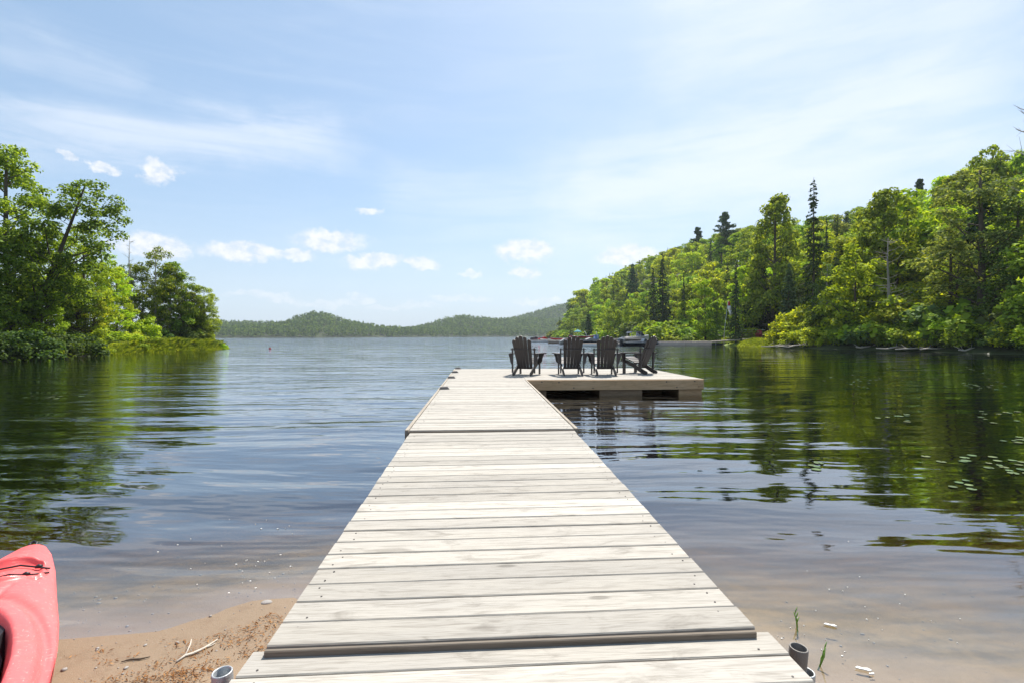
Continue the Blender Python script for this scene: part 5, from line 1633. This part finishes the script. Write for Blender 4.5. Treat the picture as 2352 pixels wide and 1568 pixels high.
for (dpx, dpy, L, a_), lb in zip(dw, names):
    c = P(dpx, dpy, .12)
    mb = MB()
    n = 5; pts = []
    for i in range(n):
        t_ = i / (n - 1) - .5
        pts.append(Vector((c.x + t_ * L * math.cos(a_) * .8, c.y + t_ * L * math.sin(a_) + t_ * .6, .14 + rng.uniform(-.03, .12) + .18 * (t_ + .5))))
    mb.tube(pts, [.05, .07, .07, .05, .02], 6)
    for _ in range(4):
        i = rng.randrange(1, 4); q_ = pts[i]
        d = Vector((rng.uniform(-.8, .8), rng.uniform(-.6, .3), rng.uniform(.0, .5)))
        mb.tube([q_, q_ + d * .5, q_ + d * .9 + Vector((0, 0, rng.uniform(-.1, .2)))], [.03, .02, .008], 4)
    o = mb.build('driftwood_branch', M['driftwood'], None, True)
    tag(o, lb, 'driftwood', 'driftwood along the right shore')

# ------------------------------------------------------------------ on the water: lily pads, foam
rng = random.Random(31)
pad_m = []
for k in range(3):
    n = 11; r0 = random.Random(k)
    ring = []
    for i in range(n):
        u = .25 + (2 * math.pi - .5) * i / (n - 1)
        r_ = 1 + r0.uniform(-.06, .06)
        ring.append((math.cos(u) * r_, math.sin(u) * r_, .0))
    top = [(x, y, .0) for x, y, z in ring]; lowr = [(x * .97, y * .97, -.05) for x, y, z in ring]
    c = [(0.05, 0, .0), (0.05, 0, -.05)]
    vs = top + lowr + c
    fs = [(2 * n, i, i + 1) for i in range(n - 1)] + [(2 * n + 1, n + i + 1, n + i) for i in range(n - 1)] + [(i, n + i, n + i + 1, i + 1) for i in range(n - 1)] + [(2 * n, 2 * n + 1, n, 0), (2 * n, n - 1, 2 * n - 1, 2 * n + 1)]
    mb = MB(); mb.add(vs, fs); pad_m.append(mb.mesh('lily_pad', M['pad']))
clusters = [(2330, 1078, 70, 18, 13, 'near the right edge'), (2270, 1060, 60, 14, 6, 'near the right edge'), (2180, 1050, 50, 10, 4, 'near the right edge'), (2220, 1115, 40, 8, 5, 'near the right edge'),
            (1880, 1066, 20, 10, 5, 'below the reflection of the tall spruce'), (2080, 957, 50, 10, 9, 'in the middle of the dark reflection'), (2000, 870, 100, 10, 16, 'far out before the right shore'),
            (2260, 885, 110, 16, 26, 'far out near the right edge'), (2160, 850, 120, 9, 24, 'far out before the right shore'), (1950, 880, 60, 8, 10, 'far out before the right shore'), (2300, 845, 60, 10, 14, 'far out near the right edge'),
            (130, 845, 110, 3, 12, 'off the left bank'), (130, 910, 60, 5, 8, 'off the left bank'), (2300, 950, 60, 20, 10, 'near the right edge'), (2330, 1010, 60, 10, 8, 'near the right edge')]
for (cpx, cpy, sx, sy, n, wh) in clusters:
    for i in range(n):
        p = P(cpx + rng.gauss(0, 1) * sx * .55, cpy + rng.gauss(0, 1) * sy * .6)
        if p.y > 62 or p.y < 3: continue
        if gz(p.x, p.y) > -.05: continue
        o = link('lily_pad', pad_m[rng.randrange(3)], None, (p.x, p.y, .006 + rng.uniform(0, .004)), rng.uniform(0, 6.28))
        s = rng.uniform(.028, .052)
        o.scale = (s, s, .08)
        tag(o, 'flat green lily pad floating ' + wh, 'lily pad', 'lily pads floating on the lake')
mb = MB()
def fleck(p, r_, mb):
    n = 6
    b_ = len(mb.v)
    for k in range(n):
        u = 2 * math.pi * k / n
        mb.v.append((p.x + math.cos(u) * r_ * rng.uniform(.7, 1.3), p.y + math.sin(u) * r_ * .7 * rng.uniform(.7, 1.3), .003))
    for k in range(n):
        u = 2 * math.pi * k / n
        mb.v.append((mb.v[b_ + k][0], mb.v[b_ + k][1], -.003))
    mb.f.append(tuple(range(b_, b_ + n))); mb.f += [(b_ + k, b_ + n + k, b_ + n + (k + 1) % n, b_ + (k + 1) % n) for k in range(n)]
for i in range(42):
    a_ = rng.gauss(0, 1)
    px = rng.choice([630, 640, 560, 480]) + rng.gauss(0, 60); py = 1290 + rng.gauss(0, 55)
    if px > 760 - (py - 1180) * .6 + 20: continue
    p = P(px, py)
    if gz(p.x, p.y) < -.01: fleck(p, rng.choice([.002, .003, .004, .006]), mb)
for i in range(40):
    px = 1900 + rng.gauss(0, 150); py = 1430 + rng.gauss(0, 70)
    p = P(px, py)
    if p.y > 1.6 and gz(p.x, p.y) < -.01 and px > 1760: fleck(p, rng.choice([.002, .003, .004]), mb)
o = mb.build('foam_flecks', M['foam']); tag(o, 'small white foam flecks on the shallow water', kind='stuff')

# white birch bark scraps and weed stalks in the shallows right of the dock
for (px, py, L, a_, lb) in ((1907, 1435, .055, -.35, 'curled white bark scrap in the shallows behind the pipe'), (1983, 1536, .06, -.3, 'largest white scrap in the shallows at the bottom right'), (2002, 1547, .025, .2, 'small white scrap beside the largest one at the bottom right')):
    p = P(px, py, .004)
    mb = MB(); pts = [(-.5, .0), (-.3, .14), (0, .06), (.3, .12), (.5, -.03), (.25, -.12), (0, -.06), (-.3, -.05)]
    mb.prism([(x * L, y * L * 1.4) for x, y in pts], 0, .004, lambda a, b_, h: (a, b_, h))
    o = mb.build('bark_scrap', M['foam']); o.location = p; o.rotation_euler = (0, 0, a_); tag(o, lb, 'bark scrap', 'white scraps in the shallows')
for (pa, pb, lb) in (((1832, 1448), (1823, 1404), 'thin green weed stalk standing in the shallows behind the pipe'), ((1878, 1540), (1896, 1485), 'yellow green weed stalk right of the dark pipe')):
    a0_ = P(*pa, -.02); b0_ = PD(*pb, a0_.y + .01)
    g = gz(a0_.x, a0_.y)
    mb = MB(); mb.tube([(a0_.x, a0_.y, g), a0_, a0_.lerp(b0_, .6) + Vector((.006, 0, 0)), b0_], [.0035, .0035, .004, .0015], 5)
    for t_ in (.3, .55, .8):
        c = a0_.lerp(b0_, t_); mb.tube([c, c + Vector((.012, .01, .02)), c + Vector((.02, .012, .036))], [.001, .003, .0008], 4)
    o = mb.build('weed_stalk', M['weed'], None, True); tag(o, lb, 'weed')

# forked stick and litter on the beach
def on_ground(px, py, up=.006):
    p = P(px, py, .05)
    for _ in range(6):
        p = P(px, py, gz(p.x, p.y))
    return Vector((p.x, p.y, gz(p.x, p.y) + up))
mb = MB()
s1 = [on_ground(*q_) for q_ in ((405, 1522), (425, 1508), (445, 1502), (470, 1490), (500, 1470))]
mb.tube(s1, [.004, .006, .006, .005, .0025], 6)
mb.tube([s1[1], on_ground(437, 1490, .02), on_ground(440, 1482, .03)], [.004, .003, .0015], 5)
mb.tube([s1[3], on_ground(486, 1484), on_ground(495, 1478)], [.004, .003, .0015], 5)
o = mb.build('stick', M['driftwood'], None, True); tag(o, 'pale forked stick lying on the sand left of the dock', 'stick')
mb = MB()
s1 = [on_ground(*q_) for q_ in ((278, 1522), (300, 1516), (322, 1515), (345, 1510))]
mb.tube(s1, [.002, .004, .004, .002], 5)
o = mb.build('stick', M['bark'], None, True); tag(o, 'short dark twig lying on the sand near the kayak', 'stick')

def litter():
    rng = np.random.RandomState(9)
    n = 34000
    X = rng.uniform(-3.4, -.75, n * 6); Y = rng.uniform(.9, 2.75, n * 6)
    g = ground_z(X, Y)
    # wrack line: a band a little above the water, denser patches
    dens = np.exp(-((g - .055) / .016) ** 2) * 1.0 + np.exp(-((g - .085) / .02) ** 2) * .8 + .42
    dens *= np.clip(.42 + 1.0 * (vnoise(X, Y, .22, 4) * .6 + vnoise(X, Y, .07, 6) * .5), 0, 1.2)
    k = (rng.uniform(size=len(X)) < dens) & (g > .012)
    X, Y, g = X[k][:n], Y[k][:n], g[k][:n]
    n = len(X)
    C = np.stack([X, Y, g + .004 + rng.uniform(0, .004, n)], -1)
    N = np.stack([rng.normal(size=n) * .25, rng.normal(size=n) * .25, np.ones(n)], -1)
    s = np.where(rng.uniform(size=n) < .3, .009, .0052)
    asp = .25
    N = N / np.linalg.norm(N, axis=1, keepdims=True)
    a_ = np.cross(N, rng.normal(size=(n, 3))); a_ /= np.linalg.norm(a_, axis=1, keepdims=True); b_ = np.cross(N, a_)
    s = (s * rng.uniform(.5, 1.6, n))[:, None]
    v = np.stack([C + a_ * s, C + b_ * s * asp, C - a_ * s, C - b_ * s * asp], 1).reshape(-1, 3)
    o = link('beach_litter', np_mesh('beach_litter', v, np.arange(4 * n).reshape(-1, 4), 4, False, M['debris']))
    tag(o, 'orange brown needles and bark bits washed up on the sand', kind='stuff')
litter()
def pebbles():
    rng = np.random.RandomState(19)
    vs = []; fs = []
    bmx = bmesh.new(); bmesh.ops.create_icosphere(bmx, subdivisions=1, radius=1)
    bv = np.array([v.co[:] for v in bmx.verts]); bf = np.array([[v.index for v in f.verts] for f in bmx.faces]); bmx.free()
    V_ = []; F_ = []; b = 0
    for i in range(1500):
        if i < 1100: x, y = rng.uniform(-3.6, -.7), rng.uniform(1.2, 4.6)
        else: x, y = rng.uniform(.9, 3.8), rng.uniform(1.4, 4.5)
        r_ = rng.choice([.003, .004, .006, .010], p=[.4, .35, .2, .05])
        g = gz(x, y)
        V_.append(bv * r_ * rng.uniform(.7, 1.3, 3) * [1, 1, .6] + [x, y, g + r_ * .2]); F_.append(bf + b); b += len(bv)
    o = link('pebbles', np_mesh('pebbles', np.concatenate(V_), np.concatenate(F_), 3, True, M['rock'])); tag(o, 'small pebbles and bark bits on the lake bed and beach', kind='stuff')
pebbles()
o = None
p = on_ground(611, 1383, .0)
bmx = bmesh.new(); bmesh.ops.create_icosphere(bmx, subdivisions=3, radius=.022)
rr_ = random.Random(4)
for v in bmx.verts:
    v.co *= 1 + .12 * math.sin(v.co.x * 90) * math.cos(v.co.y * 70); v.co.z *= .5; v.co.x *= 1.3
me = bpy.data.meshes.new('stone'); bmx.to_mesh(me); bmx.free(); me.materials.append(M['rock']); me.polygons.foreach_set('use_smooth', [True] * len(me.polygons))
o = link('stone', me, None, p); tag(o, 'flat grey stone at the water line left of the dock', 'stone')
